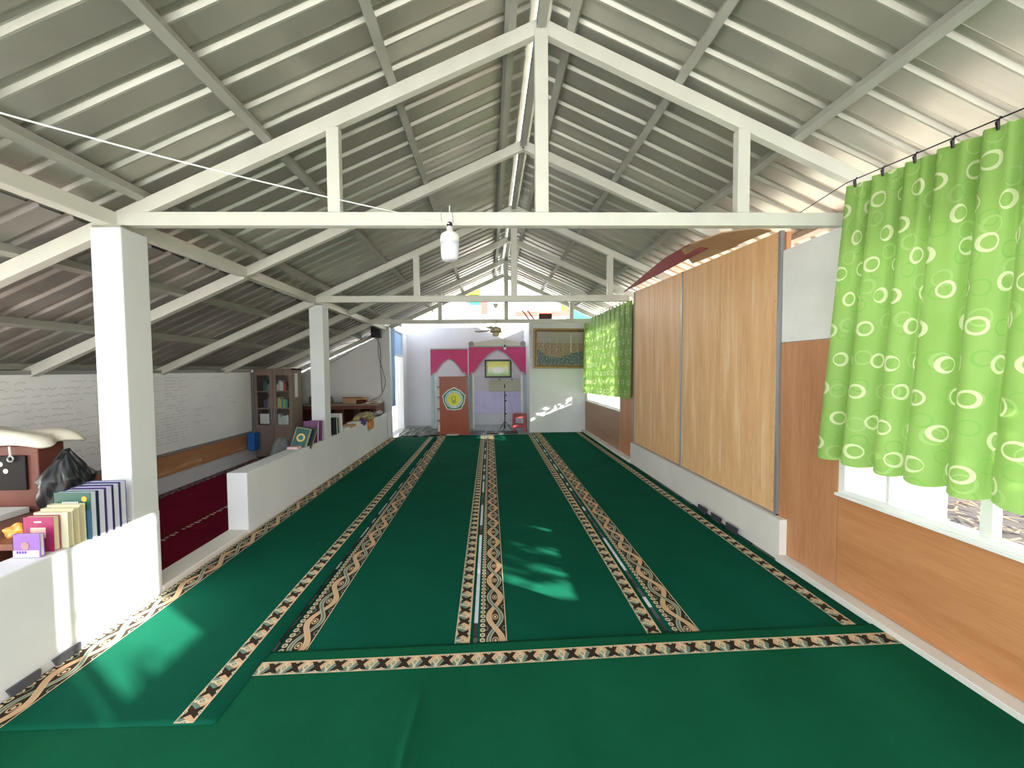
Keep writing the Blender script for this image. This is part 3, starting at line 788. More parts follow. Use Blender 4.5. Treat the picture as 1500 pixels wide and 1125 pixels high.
# music stand
t = thing('music_stand', 'black pole stand carrying a wide beige board', 'stand', (.40, 10.2, .0))
M = Matrix.Rotation(-.25, 4, 'X')
MB().box(-.43, .42, -.01, .01, 0, .30).rot(Matrix.Translation((0, 0, 1.07)) @ M).build('desk', mat('beige_cloth', (.47, .46, .40), .8), t, bevel=.006)
MB().box(-.43, .42, -.05, .0, 0, .02).rot(Matrix.Translation((0, 0, 1.06)) @ M).build('ledge', mat('beige_cloth', (.5, .5, .4)), t)
MB().tube([(0, .02, .06), (0, .02, 1.25)], .014, 10).build('pole', black, t)
for z in (.45, .80, .95): MB().tube([(0, .02, z), (.05, .0, z+.01)], [.018, .014], 8).build('knob', black, t)
for a in (0.3, 0.3+2.09, .3+4.18): MB().tube([(0, .02, .25), (.19*math.cos(a), .02+.19*math.sin(a), .02)], .01, 6).build('leg', black, t)
for xx in (-.14, .2): MB().lathe((xx, .06, 1.36), [(0, 0), (.02, 0), (.02, .03), (0, .03)], 10).build('clip', black, t)
cable([(.42, 10.2, .95), (.55, 10.15, .75), (.62, 10.15, .4), (.66, 10.1, .03)], 'thin cable drooping from the music stand pole', greym, .004)
# stool
t = thing('stool', 'small maroon plastic stool beside the music stand', 'stool', (.79, 10.12, .0), -.15)
B(-.17, .17, -.14, .14, .44, .475).build('seat', redplas, t, bevel=.01)
for sx in (-1, 1):
    for sy in (-1, 1):
        MB().prism([(-.035, 0), (.035, 0), (.03, .44), (-.03, .44)], -.02, .02).rot(Matrix.Translation((sx*.15, sy*.12, 0))).build('leg', redplas, t)
for sy in (-1, 1):
    B(-.14, .14, sy*.12-.01, sy*.12+.01, .10, .19).build('lower_rail', redplas, t); B(-.14, .14, sy*.12-.01, sy*.12+.01, .36, .44).build('upper_rail', redplas, t)
for sx in (-1, 1):
    B(sx*.15-.01, sx*.15+.01, -.12, .12, .10, .19).build('side_rail', redplas, t); B(sx*.15-.01, sx*.15+.01, -.12, .12, .34, .44).build('side_rail', redplas, t)
# doormats
t = thing('doormat', 'black doormat with pale lettering in front of the music stand', 'mat', (.33, 9.85, .0))
B(-.42, .38, -.16, .22, 0, .022).build('mat', blacks, t, bevel=.006)
mb = MB(); xx = -.20
for k in range(8):
    mb.box(xx, xx+.012, -.04, .04, .022, .024); mb.box(xx, xx+.035, -.04 if k % 2 else .028, -.028 if k % 2 else .04, .022, .024); xx += .052
mb.build('lettering', mat('pale_print', (.3, .3, .3), .8), t)
tag(B(-.58, -.12, 9.72, 10.25, -.008, .012).build('floor_mat', mat('slate_mat', (.13, .13, .15), .9)), 'slate grey mat between lectern and doormat', 'mat')
random.seed(11)
hh = {}
def crump(u, v):
    k = (round(u*22), round(v*10))
    if k not in hh: hh[k] = random.uniform(0, .05)
    return (-2.30+u*1.15, 9.45+v*1.4, .0+hh[k]+.05*math.exp(-((u-.35)**2+(v-.5)**2)*12))
tag(MB().grid(crump, 22, 10).build('crumpled_sheet', mat('grey_green_plastic', (.11, .125, .10), .5, var=.4, scale=6)), 'crumpled grey-green plastic sheet on the floor left of the lectern', 'sheet')
st(B(-2.40, 1.03, 9.3, 11.4, -.012, -.004), 'trim_3', mat('grey_tile', (.28, .30, .30), .4, var=.2, scale=5))

# painting
t = thing('framed_painting', 'gilt-framed view of a lit city square on the white right-hand wall', 'painting', (1.83, 9.90, 1.66)); t.rotation_euler.y = .012
W_, H_ = .70, 1.03
for k, (a, dpt, m_) in enumerate(((0, .045, gold), (.04, .03, mat('dark_bronze', (.14, .08, .035), .4, .2)), (.07, .02, gold))):
    mb = MB(); e = .045 if k == 0 else .03
    w0, h0 = W_-a, H_-a
    for q in ((-w0, -w0+e, a, h0), (w0-e, w0, a, h0), (-w0+e, w0-e, a, a+e), (-w0+e, w0-e, h0-e, h0)): mb.box(q[0], q[1], -dpt+.02, .02, q[2], q[3])
    mb.build('frame', m_, t, bevel=.003)
pm, tt, bb = newmat('painting_canvas', .45)
tc = tt.nodes.new('ShaderNodeTexCoord'); sp = tt.nodes.new('ShaderNodeSeparateXYZ'); tt.links.new(tc.outputs['Object'], sp.inputs[0])
xf = E(tt, sp.outputs[0]); zf = E(tt, sp.outputs[2])/1.03; nz = E(tt, noise(tt, tc.outputs['Object'], 7, 6)); nf = E(tt, noise(tt, tc.outputs['Object'], 30, 4))
c = ramp(tt, (zf+(nz-.5)*.08).v, [(.60, (.40, .33, .30)), (.70, (.36, .31, .30)), (.9, (.42, .38, .38))])
town = ramp(tt, (nf).v, [(.35, (.16, .10, .07)), (.6, (.42, .30, .22))])
c = mixc(tt, zf.lt(.64), c, town)
hill = zf.lt((xf*xf*.55)+.28+(xf*6).sin()*.03+(nz-.5)*.10)
hc = ramp(tt, nf.v, [(.4, (.03, .05, .06)), (.62, (.22, .26, .28)), (.75, (.60, .62, .62))])
c = mixc(tt, hill, c, hc)
minar = ((xf*5.6).fr()-.5).abs().lt(.025)*zf.lt(.76)*zf.gt(.40)*xf.gt(-.5)
c = mixc(tt, minar*.6, c, (.62, .56, .48)); minar2 = (xf-.28).abs().lt(.012)*zf.lt(.86)*zf.gt(.40); c = mixc(tt, minar2, c, (.68, .60, .50))
tt.links.new(c, bb.inputs['Base Color'])
B(-.60, .60, -.002, .01, .09, .94).build('canvas', pm, t)

# things on the block
t = thing('box_speaker', 'dark red-brown wooden box standing on top of the white wall above the painting', 'box', (1.47, 10.0, 2.83))
B(-.17, .17, -.05, .18, 0, .26).build('cabinet', brownd, t, bevel=.01); MB().lathe((0, 0, 0), [(0, 0), (.014, 0), (.014, .01), (0, .01)], 10).rot(Matrix.Translation((.14, -.05, .12)) @ Matrix.Rotation(PI/2, 4, 'X')).build('knob', gold, t)
for k, (xa, lb) in enumerate(((1.05, 'left one of two reddish planks leaning beyond the wall top'), (1.19, 'right one of two reddish planks leaning beyond the wall top'))):
    tag(MB().beam((xa+.12, 10.3, 2.84), (xa-.16, 10.3, 3.22-.0*k), .03, .07, (0, 1, 0)).build('plank', mat('reddish_plank', (.36, .13, .10), .7)), lb, 'plank')
tag(MB().lathe((2.25, 9.97, 2.83), [(0, 0), (.05, 0), (.06, .03), (.04, .07), (0, .075)], 14).build('round_tin', blacks), 'small dark round object on the wall top next to the far curtain', 'tin')

# ================================================================== WHITEBOARDS + scribbles
inkm = mat('marker_ink', (.45, .48, .55), .7); aluf = mat('grey_board_frame', (.30, .31, .30), .45, .2)
wb = mat('whiteboard', (.92, .94, .97), .28, var=.05, scale=2.5, spec=.5)
def whiteboard(y0, y1, z0, z1, label, lines, sd):
    t = thing('whiteboard', label, 'whiteboard', (LW, (y0+y1)/2, z0)); yc = (y0+y1)/2
    B(-.0, .018, y0-yc, y1-yc, 0, z1-z0).build('board', wb, t)
    for a in ((y0-yc, y1-yc, -.01, .03), (y0-yc, y1-yc, z1-z0-.03, z1-z0+.01)): B(0, .03, a[0], a[1], a[2], a[3]).build('frame_rail', aluf, t)
    for a in (y0-yc, y1-yc-.025): B(0, .03, a, a+.025, .03, z1-z0-.03).build('frame_stile', aluf, t)
    rnd = random.Random(sd); mb = MB()
    for (ya, yb, zl, hgt, dens) in lines:
        y = ya; zc_ = zl
        while y < yb:
            wl_ = rnd.uniform(.05, .22)
            if rnd.random() < dens:
                px, pz = y, zc_; n = max(3, int(wl_/.012))
                for k in range(n):
                    qx = y+wl_*(k+1)/n; qz = zc_+rnd.uniform(-.5, .5)*hgt*(1.8 if rnd.random() < .15 else 1)
                    wd = .0022
                    mb.add([(.0195, px-yc, pz-z0-wd), (.0195, qx-yc, qz-z0-wd), (.0195, qx-yc, qz-z0+wd), (.0195, px-yc, pz-z0+wd)], [(0, 1, 2, 3)])
                    px, pz = qx, qz
            y += wl_+rnd.uniform(.02, .06)
    mb.build('handwriting', inkm, t)
L1 = [(2.6+.1*math.sin(k*3), 5.05, 1.55-k*.072, .026, .72) for k in range(15)]
whiteboard(2.3, 5.13, .45, 1.66, 'near large whiteboard covered in handwriting behind the near pillar', L1, 5)
L2 = [(5.25, 5.55, 1.56-k*.045, .022, .9) for k in range(22)]+[(5.62, 5.9, 1.56-k*.045, .02, .85) for k in range(22)]+[(6.2, 6.9, 1.55, .02, .8), (6.3, 7.4, 1.36, .015, .5)]+[(6.15, 6.5, 1.25-k*.10, .018, .8) for k in range(5)]+[(6.9, 7.3, 1.2-k*.11, .018, .35) for k in range(3)]
whiteboard(5.15, 7.62, .45, 1.66, 'far large whiteboard with two columns of lines left of the bookcase', L2, 9)
tag(B(LW+.03, LW+.16, 7.42, 7.62, .12, .46).build('plastic_box', blueplas, bevel=.02), 'bright blue plastic box squeezed between far whiteboard and bookcase', 'box')

# ================================================================== AISLE FURNITURE
# glazed bookcase
t = thing('bookcase', 'grey-brown glazed bookcase standing at the end of the whiteboards', 'bookcase', (-4.30, 7.70, -.10))
w2, dp, H = .37, .40, 1.80
B(-w2, -w2+.02, 0, dp, 0, H).build('side_panel', casem, t); B(w2-.02, w2, 0, dp, 0, H).build('side_panel', casem, t)
B(-w2, w2, 0, dp, H-.03, H).build('top', casem, t); B(-w2, w2, dp-.012, dp, 0, H).build('back', casem, t)
for z in (.06, .66, .99, 1.33): B(-w2+.02, w2-.02, .02, dp-.012, z, z+.018).build('shelf', casem, t)
for s in (-1, 1):
    a, c = (-w2, -.003) if s < 0 else (.003, w2)
    d = B(a, c, -.02, 0, .05, .62).build('door', casem, t, bevel=.003)
    for q in ((a, a+.06, .62, H-.03), (c-.06, c, .62, H-.03), (a+.06, c-.06, H-.13, H-.03), (a+.06, c-.06, .62, .68), (a+.06, c-.06, 1.0, 1.02), (a+.06, c-.06, 1.34, 1.36)):
        B(q[0], q[1], -.02, 0, q[2], q[3]).build('door_frame', casem, d)
    B(a+.06, c-.06, -.012, -.009, .68, H-.13).build('pane', glass, d)
    hx = -.03 if s < 0 else .03
    B(hx-.006, hx+.006, -.045, -.03, .80, 1.0).build('handle', greym, d)
B(w2, w2+.003, .10, .22, 1.22, 1.70).build('notice_paper', paper, t)
def simple_book(x, y, z, w, h, th, c, label, group, rz=0, lean=0):
    t = thing('book', label, 'book', (x, y, z), rz, group)
    m = mat('book_%02d%02d%02d' % tuple(int(k*99) for k in c), c, .5)
    o1 = B(0, th, 0, w, 0, h).build('cover', m, t); o2 = B(.002, th-.002, w-.002, w+.001, .006, h-.004).build('pages', paper, t)
    if lean: t.rotation_euler.y = lean
    return t
random.seed(21)
cols = {0: [(.30, .30, .28), (.06, .16, .14), (.42, .46, .40), (.1, .1, .14)], 1: [(.05, .07, .10), (.55, .55, .5), (.5, .1, .08), (.7, .7, .7)], 2: [(.12, .35, .30), (.18, .42, .34), (.55, .60, .30)], 3: [(.75, .78, .7), (.6, .7, .65), (.8, .8, .8)]}
CN = [((.30, .30, .28), 'grey'), ((.06, .16, .14), 'dark green'), ((.42, .46, .40), 'pale grey'), ((.1, .1, .14), 'dark'), ((.05, .07, .10), 'black'), ((.55, .55, .5), 'light grey'), ((.5, .1, .08), 'red'), ((.7, .7, .7), 'white'), ((.12, .35, .30), 'teal'), ((.18, .42, .34), 'sea green'), ((.55, .60, .30), 'yellow-green'), ((.75, .78, .7), 'cream'), ((.6, .7, .65), 'mint'), ((.8, .8, .8), 'white')]
SH = {'top': 1.25, 'middle': .91, 'lower': .58}
for shelf, zz in (('top', 1.248), ('middle', .908), ('lower', .578)):
    for side, xa, n in (('left', -4.62, 4), ('right', -4.26, 7)):
        x = xa+(.10 if side == 'left' else 0)
        for k in range(n):
            th = random.uniform(.022, .032); c = random.choice(cols[{'top': 1, 'middle': 2, 'lower': 3}[shelf]] if side == 'right' else cols[0])
            simple_book(x, 7.74, zz, .15, random.uniform(.14, .22), th, c, '%s book, %s from the left, %s shelf behind the %s bookcase door' % ({c_: n_ for c_, n_ in CN}.get(c, 'plain'), ['first', 'second', 'third', 'fourth', 'fifth', 'sixth', 'seventh'][k], shelf, side), 'books on the %s shelf behind the %s bookcase door' % (shelf, side))
            x += th+.004
tag(B(-4.60, -4.42, 7.735, 7.745, .60, .80).build('calendar_card', paper), 'white card with red heading inside the left bookcase door', 'card')

# long brown desk with openings against the far aisle wall
t = thing('desk', 'long red-brown desk with open compartments against the far aisle wall', 'desk', (-3.3, 8.45, -.1))
B(-.82, .80, 0, .65, .98, 1.01).build('desktop', mat('desk_top_worn', (.34, .25, .19), .6, var=.2), t, bevel=.004)
B(-.82, .80, -.002, .02, .90, .98).build('apron', deskm, t)
for x in (-.82, -.38, .06, .43, .78): B(x, x+.025, .0, .62, 0, .98).build('upright', deskm, t)
B(-.80, .78, .05, .60, .60, .62).build('shelf', deskm, t); B(-.80, .78, .60, .62, 0, .95).build('back', deskm, t); B(-.8, .78, .05, .6, .22, .24).build('shelf', deskm, t)
# things on it
def blob(cx, cy, cz, sx, sy, sz, name, m, label, cat, seed=1, lump=.18, nu=28, nv=14, flat=True, sub=None):
    r = random.Random(seed); ph = [r.uniform(0, 6) for _ in range(8)]
    def f(u, v):
        a = 2*PI*u; p = PI*(v-.5)
        k = 1+lump*(math.sin(3*a+ph[0]+2*p)*.5+math.sin(5*a+ph[1]-3*p)*.3+math.sin(9*a+ph[2]+5*p)*.2+math.sin(7*p+ph[3])*.3)*math.cos(p)
        z = math.sin(p)*sz*k
        return (cx+math.cos(a)*math.cos(p)*sx*k, cy+math.sin(a)*math.cos(p)*sy*k, cz+(max(z, -sz*.55) if flat else z)+sz*.55)
    return tag(MB().grid(f, nu, nv).build(name, m, smooth=True), label, cat)
blob(-3.83, 8.75, .90, .26, .2, .14, 'cloth_bundle', mat('grey_cloth', (.13, .14, .15), .9), 'dark grey cloth bundle on the desk beside the bookcase', 'cloth', 3)
t = thing('carton', 'open brown carton on the desk behind the far pillar', 'box', (-3.08, 8.75, .91))
B(-.22, .26, -.1, .14, 0, .12).build('body', cardb, t); MB().add([(-.22, -.1, .12), (.26, -.1, .12), (.24, -.2, .15), (-.2, -.2, .15)], [(0, 1, 2, 3)]).build('flap', cardb, t, solid=.004)
t = thing('jar', 'brown jar lying on its side by the carton', 'jar', (-2.86, 8.55, .955))
MB().tube([(-.10, 0, 0), (.10, .03, 0)], .045, 14).build('body', mat('brown_glass', (.10, .035, .02), .2), t); MB().tube([(.10, .03, 0), (.125, .034, 0)], .035, 12).build('lid', redplas, t)
random.seed(5)
for k, (x, y) in enumerate(((-2.75, 8.62), (-2.62, 8.60), (-2.60, 8.85))):
    tag(B(x-.10, x+.08, y-.07, y+.08, .91+(0 if k != 1 else .03), .935+(0 if k != 1 else .02)).build('paper_stack', [paper, cardb, paper][k]), ['pile of papers right of the jar on the desk', 'brown folder lying over the papers at the desk end', 'papers at the back corner of the desk by the wall'][k], 'papers')

# clutter on the far low wall
def book3(name, label, loc, W, H, T, cover, rx=0, ry=0, rzz=0, deco=None, cat='book', group=None, pg=None):
    """book standing with its front cover towards -y: W across, T thick, H high"""
    t = thing(name, label, cat, loc, 0, group); t.rotation_euler = (rx, ry, rzz)
    c = cover if not isinstance(cover, tuple) else mat('cover_%02d%02d%02d' % tuple(int(k*99) for k in cover), cover, .35)
    B(0, W, 0, .002, 0, H).build('front_cover', c, t); B(0, W, T-.002, T, 0, H).build('back_cover', c, t); B(0, .003, 0, T, 0, H).build('spine', c, t)
    B(.003, W-.003, .002, T-.002, .004, H-.004).build('pages', pg or paper, t)
    if deco: deco(t)
    return t
gold_m = mat('gold_print', (.70, .52, .12), .4); pw = mat('print_white', (.8, .8, .75), .6); orm = mat('orange_print', (.85, .35, .03), .5)
def qdeco(W, H):
    def f(t):
        MB().lathe((0, 0, 0), [(0, 0), (.055, 0), (.055, .002), (0, .002)], 24).rot(Matrix.Translation((W/2, 0, H*.52)) @ Matrix.Rotation(PI/2, 4, 'X')).build('medallion', gold_m, t)
        MB().lathe((0, 0, 0), [(0, .002), (.035, .002), (.035, .003), (0, .003)], 8).rot(Matrix.Translation((W/2, 0, H*.52)) @ Matrix.Rotation(PI/2, 4, 'X')).build('medallion_core', mat('cover_teal', (.02, .16, .18), .4), t)
        mb = MB()
        for a in ((.008, W-.008, .008, .012), (.008, W-.008, H-.012, H-.008), (.008, .012, .008, H-.008), (W-.012, W-.008, .008, H-.008)): mb.box(a[0], a[1], -.001, 0, a[2], a[3])
        mb.build('gold_border', gold_m, t)
    return f
book3('book', 'dark green book with gold medallion leaning before the far pillar', (-2.63, 5.05, .645), .20, .28, .03, (.02, .10, .10), rx=-.32, ry=.18, deco=qdeco(.20, .28))
book3('book', 'white-edged book leaning right behind the green medallion book', (-2.60, 5.15, .645), .20, .28, .025, (.03, .04, .05), rx=-.30, ry=.22)
book3('book', 'purple book standing against the far pillar', (-2.61, 5.36, .645), .20, .30, .035, (.16, .05, .14), rx=-.12)
book3('book', 'second purple book directly against the far pillar', (-2.595, 5.50, .645), .19, .29, .03, (.20, .07, .18), rx=-.08)
book3('book', 'small plum book lying in front of the purple books', (-2.62, 5.26, .645), .15, .22, .03, (.25, .06, .12), rx=-.25)
tag(B(-2.60, -2.47, 4.92, 5.03, .642, .672).build('booklet', mat('pink_paper', (.72, .50, .52), .6)), 'pink booklet flat on the wall before the green medallion book', 'book')
book3('book', 'black binder standing just beyond the far pillar', (-2.58, 6.02, .645), .18, .27, .04, (.02, .02, .025), rx=.05)
book3('book', 'teal book standing behind the black binder', (-2.58, 6.12, .645), .17, .25, .02, (.03, .12, .14), rx=.05)
book3('book', 'white box file behind the teal book', (-2.60, 6.22, .645), .18, .30, .09, (.65, .66, .64), rx=.05)
for k, (y, c, lb) in enumerate(((6.55, paper, 'white papers lying flat on the low wall beyond the binder'), (6.85, cardb, 'brown folder lying on the low wall past the papers'), (7.1, paper, 'stack of exercise books on the low wall below the desk'))):
    tag(B(-2.60, -2.43, y-.12, y+.12, .642, .675+.01*k).build('paper_stack', c), lb, 'papers')
blob(-2.50, 7.65, .66, .12, .42, .10, 'cloth_bundle', mat('yellow_patterned_cloth', (.34, .28, .13), .8, var=.7, scale=18), 'yellow and brown patterned cloth heap on the low wall', 'cloth', 8, .35)
blob(-2.44, 7.35, .60, .05, .12, .09, 'purple_bag', mat('purple_cloth', (.10, .05, .20), .7), 'small purple pouch at the edge of the patterned cloth', 'bag', 4, .45)
blob(-2.405, 7.75, .47, .02, .17, .14, 'orange_cloth', mat('orange_cloth', (.60, .22, .04), .7, var=.3, scale=15), 'orange and yellow rag hanging over the low wall edge', 'cloth', 6, .3)
blob(-2.50, 8.55, .66, .10, .2, .06, 'cloth_bundle', mat('grey_rag', (.35, .33, .30), .8, var=.3, scale=15), 'pale rag at the far end of the low wall', 'cloth', 12, .3)
blob(-2.88, 5.32, -.086, .15, .26, .53, 'backpack', mat('grey_bag', (.17, .18, .18), .8, var=.15, scale=8), 'grey rounded bag behind the low wall by the medallion book', 'bag', 2, .08)

# near: book row on the low wall against the near pillar
def cover_dots(W, H):
    def f(t):
        MB().lathe((0, 0, 0), [(0, 0), (.016, 0), (.016, .002), (0, .002)], 16).rot(Matrix.Translation((W-.035, 0, H-.04)) @ Matrix.Rotation(PI/2, 4, 'X')).build('orange_seal', orm, t)
        mb = MB(); [mb.box(.05+.012*k, .058+.012*k, -.001, 0, H-.065, H-.055) for k in range(8)]; mb.build('title', pw, t)
        B(.0, W, -.0012, 0, 0, H*.62).build('blue_band', mat('cover_blue', (.04, .12, .22), .4), t)
    return f
def magd(W, H):
    def f(t):
        B(W*.25, W*.75, -.001, 0, H*.40, H*.70).build('emblem', mat('emblem_peach', (.75, .45, .38), .5), t)
        B(W*.38, W*.62, -.001, 0, H*.84, H*.88).build('title', pw, t)
    return f
def purd(W, H):
    def f(t):
        B(0, W*.95, -.001, 0, .0, H*.30).build('pale_band', mat('lilac', (.62, .52, .78), .5), t)
        MB().lathe((0, 0, 0), [(0, 0), (.022, 0), (.022, .002), (0, .002)], 16).rot(Matrix.Translation((W*.45, 0, H*.5)) @ Matrix.Rotation(PI/2, 4, 'X')).build('badge', mat('brown_badge', (.35, .2, .2), .5), t)
        mb = MB(); [mb.box(.02+.014*k, .03+.014*k, -.002, -.001, .02, .035) for k in range(4)]; mb.build('title', mat('ink_violet', (.1, .05, .3), .5), t)
    return f
Z = .645
blues = ['large blue-covered book touching the near pillar', 'large blue-covered book second from the near pillar', 'large blue-covered book third from the near pillar', 'large blue-covered book fourth from the near pillar']
pgm = mat('bluish_pages', (.70, .72, .85), .7)
for k in range(4):
    book3('book', blues[k], (-2.60, 2.495-.046*k, Z), .215, .295-.004*k, .038, [(.07, .06, .20), (.02, .03, .08), (.10, .05, .22), (.02, .03, .07)][k], pg=pgm)
book3('book', 'dark green book with an orange seal in front of the blue books', (-2.605, 2.315, Z), .215, .285, .034, (.02, .09, .07), deco=cover_dots(.215, .285), pg=pgm)
crm = mat('cream_pages', (.66, .58, .36), .7)
for k, (lb, hgt, cc) in enumerate((('cream book standing right in front of the green sealed book', .225, (.62, .58, .40)), ('cream book with worn cover in the middle of the book row', .215, (.60, .52, .34)), ('cream book directly behind the magenta book', .205, (.66, .62, .45)))):
    book3('book', lb, (-2.60, 2.275-.034*k, Z), .19, hgt, .028, cc, pg=crm)
book3('book', 'magenta book with a peach emblem on its cover', (-2.61, 2.165, Z), .165, .195, .032, (.30, .012, .09), deco=magd(.165, .195), pg=crm)
book3('book', 'small lilac and white booklet at the front of the book row', (-2.59, 2.10, Z), .145, .125, .02, (.24, .11, .40), deco=purd(.145, .125))

# near-left cabinet, pillow, bag
t = thing('cabinet', 'dark red-brown cabinet with a black panel at the left picture edge', 'cabinet', (-3.85, 2.40, -.1))
B(-.55, .575, .43, .60, .74, 1.22).build('upper_case', redbr, t, bevel=.006)
B(-.62, 1.08, -.12, .60, .70, .74).build('worktop', deskm, t, bevel=.004)
B(-.62, 1.05, -.05, .58, .44, .465).build('shelf', deskm, t)
for x in (-.62, .22, 1.035): B(x, x+.025, -.08, .58, 0, .70).build('upright', deskm, t)
B(-.62, 1.05, .56, .58, 0, .7).build('back', deskm, t)
p = B(.27, .50, .415, .43, .90, 1.15).build('door', mat('black_panel', (.010, .008, .007), .75, spec=.2), t, bevel=.004)
for (x, z, c) in ((.325, 1.09, (.5, .75, .72)), (.36, 1.04, (.75, .75, .62))):
    MB().lathe((0, 0, 0), [(0, 0), (.017, 0), (.017, .002), (0, .002)], 14).rot(Matrix.Translation((x, .415, z)) @ Matrix.Rotation(PI/2, 4, 'X')).build('sticker', mat('st%d' % int(c[0]*100), c, .5), t)
B(.20, .245, .425, .43, 1.0, 1.06).build('red_label', mat('label_red', (.6, .05, .05), .5), t)
mb = MB().tube([(.41+.02*math.cos(a), .405, 1.13+.02*math.sin(a)) for a in [2*PI*i/16 for i in range(17)]], .006, 6); mb.build('key_ring', greym, t)
MB().tube([(.41, .405, 1.15), (.40, .41, 1.22)], .006, 6).build('key_strap', paper, t)
def pil(u, v):
    a = (u-.5)*2; c = (v-.5)*2; e = max(0, (1-a**4))*max(0, (1-c**4)); return (-3.86+a*.66+.03*math.sin(v*9), 2.91+c*.15+.02*math.sin(u*15), 1.125+.10*e**.5+.012*math.sin(u*17+v*6))
o = MB().grid(pil, 26, 16).build('pillow', mat('cream_pillow', (.66, .63, .52), .85), smooth=True, solid=.02); tag(o, 'flat cream pillow lying on top of the cabinet', 'pillow')
for (a, z, nm, m_, lb) in (((-4.35, -3.32, 2.44, 2.80), (.642, .685), 'paper_stack', mat('grey_paper', (.55, .55, .53), .7), 'pale sheets of board stacked on the cabinet worktop'),
                      ((-4.2, -3.55, 2.5, 2.85), (.368, .41), 'folder', cardb, 'brown folder on the lower cabinet shelf')):
    tag(B(a[0], a[1], a[2], a[3], z[0], z[1]).build(nm, m_, bevel=.003), lb, 'papers')
tag(B(-4.0, -3.6, 2.55, 2.8, .412, .45).build('book', mat('navy', (.05, .06, .1), .5), bevel=.002), 'dark book lying on the folder in the cabinet shelf', 'book')
# plastic bag
random.seed(14); ph = [random.uniform(0, 6) for _ in range(9)]
def bag(u, v):
    a = 2*PI*u; r = .135*(1-.15*abs(v-.3)) if v < .55 else .135*(1-((v-.55)/.45)**1.1*.86)
    k = 1+.10*math.sin(4*a+ph[0]+5*v)+.07*math.sin(7*a+ph[1]-8*v)+.05*math.sin(13*a+ph[2]+14*v)
    if v < .04: r *= .8
    return (-3.08+r*k*math.cos(a)*1.0+.02*v, 2.82+r*k*math.sin(a), .642+.44*v+.012*math.sin(6*a+ph[3]))
o = MB().grid(bag, 64, 30).build('plastic_bag', mat('black_plastic_bag', (.006, .007, .008), .34, spec=.4), smooth=True); tag(o, 'knotted black plastic bag standing behind the near book row', 'bag')
MB().tube([(.0, -.02, .37), (.0, -.05, .41), (.01, -.02, .46), (.0, .02, .46), (.0, .03, .42)], [.02, .014, .008, .010, .02], 8).build('knot', MATS['black_plastic_bag'], o)
# orange wrapper
t = blob(-2.92, 2.42, .64, .07, .05, .045, 'orange_wrapper', mat('orange_wrapper', (.95, .32, .05), .4, var=.4, scale=20), 'bright orange crumpled wrapper at the cabinet edge below the black bag', 'wrapper', 9, .5)

# ================================================================== OUTSIDE
# building behind the gable
t = thing('building', 'colourful building glimpsed through the open gable', 'building', (0, 17, -.3))
B(-9, 9, 0, 4, 0, 5.2).build('wall', mat('pale_wall', (.82, .80, .78), .8), t)
rp = mat('faded_red', (.50, .05, .04), .7); gp_ = mat('faded_green', (.01, .26, .17), .7); yp = mat('bright_yellow', (.60, .50, .01), .7)
B(-.85, -.38, -.12, 0, 4.8, 5.2).build('green_panel', gp_, t); B(-.34, -.05, -.12, 0, 4.4, 4.95).build('red_panel', rp, t)
B(-1.0, -.38, -.2, 0, 5.22, 5.6).build('yellow_panel', yp, t)
B(1.2, 3.6, -.10, 0, 4.3, 4.5).build('red_band', rp, t); B(3.2, 3.55, -.14, 0, 4.55, 4.85).build('yellow_panel', yp, t); B(3.6, 4.9, -.12, 0, 3.9, 4.75).build('green_panel', gp_, t)
mb = MB(); [mb.box(-3+.25*k, -2.97+.25*k, -.3, -.27, 2.9, 3.35) for k in range(30)]; mb.box(-3, 4.5, -.3, -.27, 3.35, 3.4); mb.build('railing', mat('rail', (.5, .3, .3), .6), t)
# white outdoor panels seen below the near curtain
tag(B(2.86, 2.92, 2.70, 3.20, -.3, 1.9).build('garden_screen', glossw), 'white upright board outside the near window, farther one', 'screen')
tag(B(2.88, 2.94, 2.36, 2.68, -.3, 1.9).build('garden_screen', mat('bluish_white', (.70, .76, .88), .6)), 'bluish white upright board outside the near window, nearer one', 'screen')
st(B(2.80, 5.5, -1.0, 3.6, -.3, .42), 'trim_4', soil)
st(B(2.72, 2.84, -1.0, 3.6, -.3, .50), 'trim_5', conc)
mb = MB(); random.seed(8)
for k in range(420):
    x, y = random.uniform(2.95, 4.4), random.uniform(.3, 3.4); a = random.uniform(0, PI); L = random.uniform(.04, .14); z = .425+random.uniform(0, .05)
    mb.beam((x, y, z), (x+L*math.cos(a), y+L*math.sin(a), z+random.uniform(-.02, .03)), .012, .003)
tag(mb.build('dry_leaf_litter', straw, kind='stuff'), 'dry leaves and twigs strewn over the garden bed outside the near window', 'leaf litter')
leafm = mat('leaf_green', (.05, .17, .03), .6, var=.4, scale=5); barkm = mat('bark', (.12, .08, .05), .9, var=.3, scale=9)
def leafshape(mb, p, L, rnd):
    d = Vector((rnd.uniform(-1, 1), rnd.uniform(-1, 1), rnd.uniform(-.7, .5))).normalized(); r = d.cross(Vector((rnd.uniform(-1, 1), rnd.uniform(-1, 1), 1))).normalized(); n = d.cross(r)
    mb.add([p, p+d*L*.4+r*L*.22, p+d*L, p+d*L*.4-r*L*.22, p+d*L*.45+n*L*.06], [(0, 1, 4), (1, 2, 4), (2, 3, 4), (3, 0, 4)])
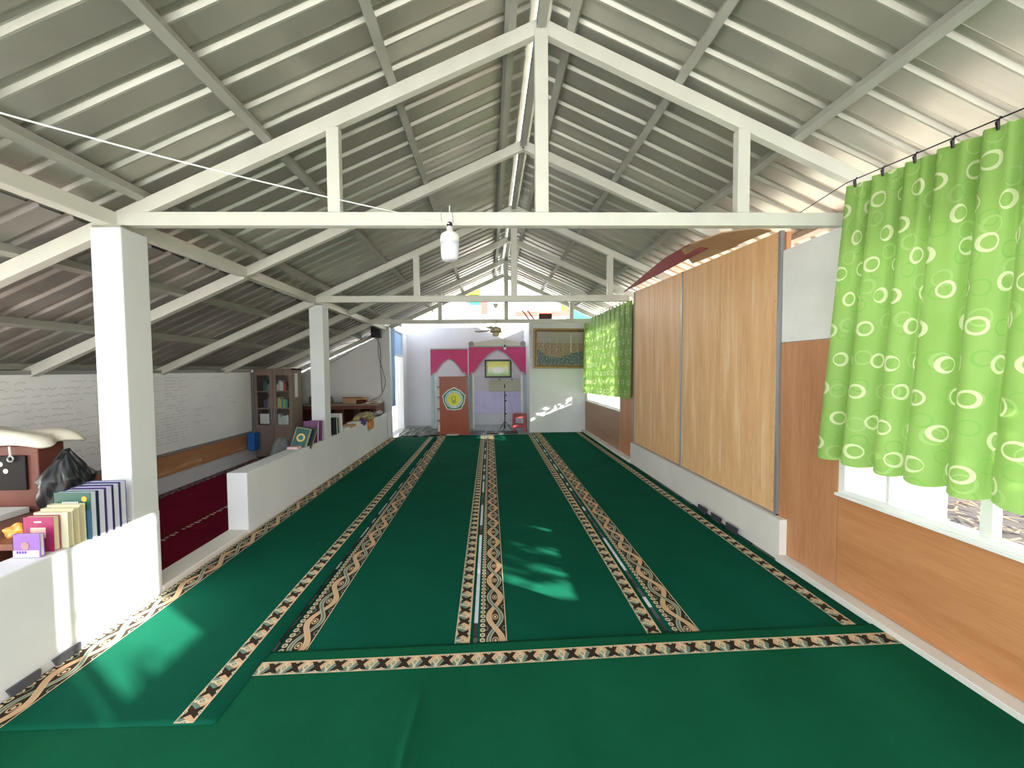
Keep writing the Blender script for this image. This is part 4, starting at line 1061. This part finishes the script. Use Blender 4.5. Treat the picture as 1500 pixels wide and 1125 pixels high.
def tree(x, y, zt0, zt1, rx, ry, n, L, label, seed, lean=(0, 0)):
    t = thing('shrub', label, 'tree', (x, y, -.3)); rnd = random.Random(seed); mb = MB(); zb = zt0+.3
    for k in range(n):
        while True:
            q = Vector((rnd.uniform(-1, 1), rnd.uniform(-1, 1), rnd.uniform(-1, 1)))
            if q.length < 1: break
        leafshape(mb, Vector((q.x*rx, q.y*ry, (zb+zt1+.3)/2+q.z*(zt1-zt0)/2)), L*rnd.uniform(.6, 1.3), rnd)
    mb.build('foliage', leafm, t, kind='stuff')
    tb = MB().tube([(0, 0, 0), (.05, .03, zb*.6), (0, .1, (zb+zt1)/2)], [.05, .04, .02], 8)
    for k in range(7):
        a = k*.9; tb.tube([(0, .06, zb*.8), (rx*.6*math.cos(a), ry*.6*math.sin(a), (zb+zt1)/2+.3*math.sin(k))], [.02, .006], 6)
    tb.build('trunk', barkm, t)
tree(5.2, .4, 1.92, 4.6, .9, 1.75, 9000, .19, 'leafy tree outside the near window, shading it', 1)
tree(4.2, .55, 1.35, 1.75, .5, 1.3, 130, .13, 'low shrub outside the near window', 2)
tree(5.0, 7.0, 1.9, 4.4, .9, 2.2, 5000, .17, 'leafy tree outside the far window', 3)
tree(4.1, 7.6, 1.2, 1.9, .6, 1.5, 1100, .13, 'shrub outside the far window beneath the tree', 4)
tree(4.6, -2.65, 1.9, 3.3, .4, .78, 150, .17, 'young leafy tree outside the opening beside the viewer', 5)
t = thing('garden_plant', 'small green plant in the garden bed below the near curtain', 'plant', (3.35, 2.05, .42))
mb = MB(); rnd = random.Random(4)
for k in range(26): leafshape(mb, Vector((rnd.uniform(-.05, .05), rnd.uniform(-.05, .05), rnd.uniform(.0, .14))), .09, rnd)
mb.build('leaves', mat('fresh_green', (.08, .38, .10), .5), t); MB().tube([(0, 0, 0), (0, .01, .12)], .006, 6).build('stem', leafm, t)
# seen through the door: parked motorbike-like clutter and a bright yard wall
st(B(-7.2, -7.0, 9.5, 14, -.3, 2.6), 'wall_yard', mat('pale_wall2', (.30, .31, .33), .8))
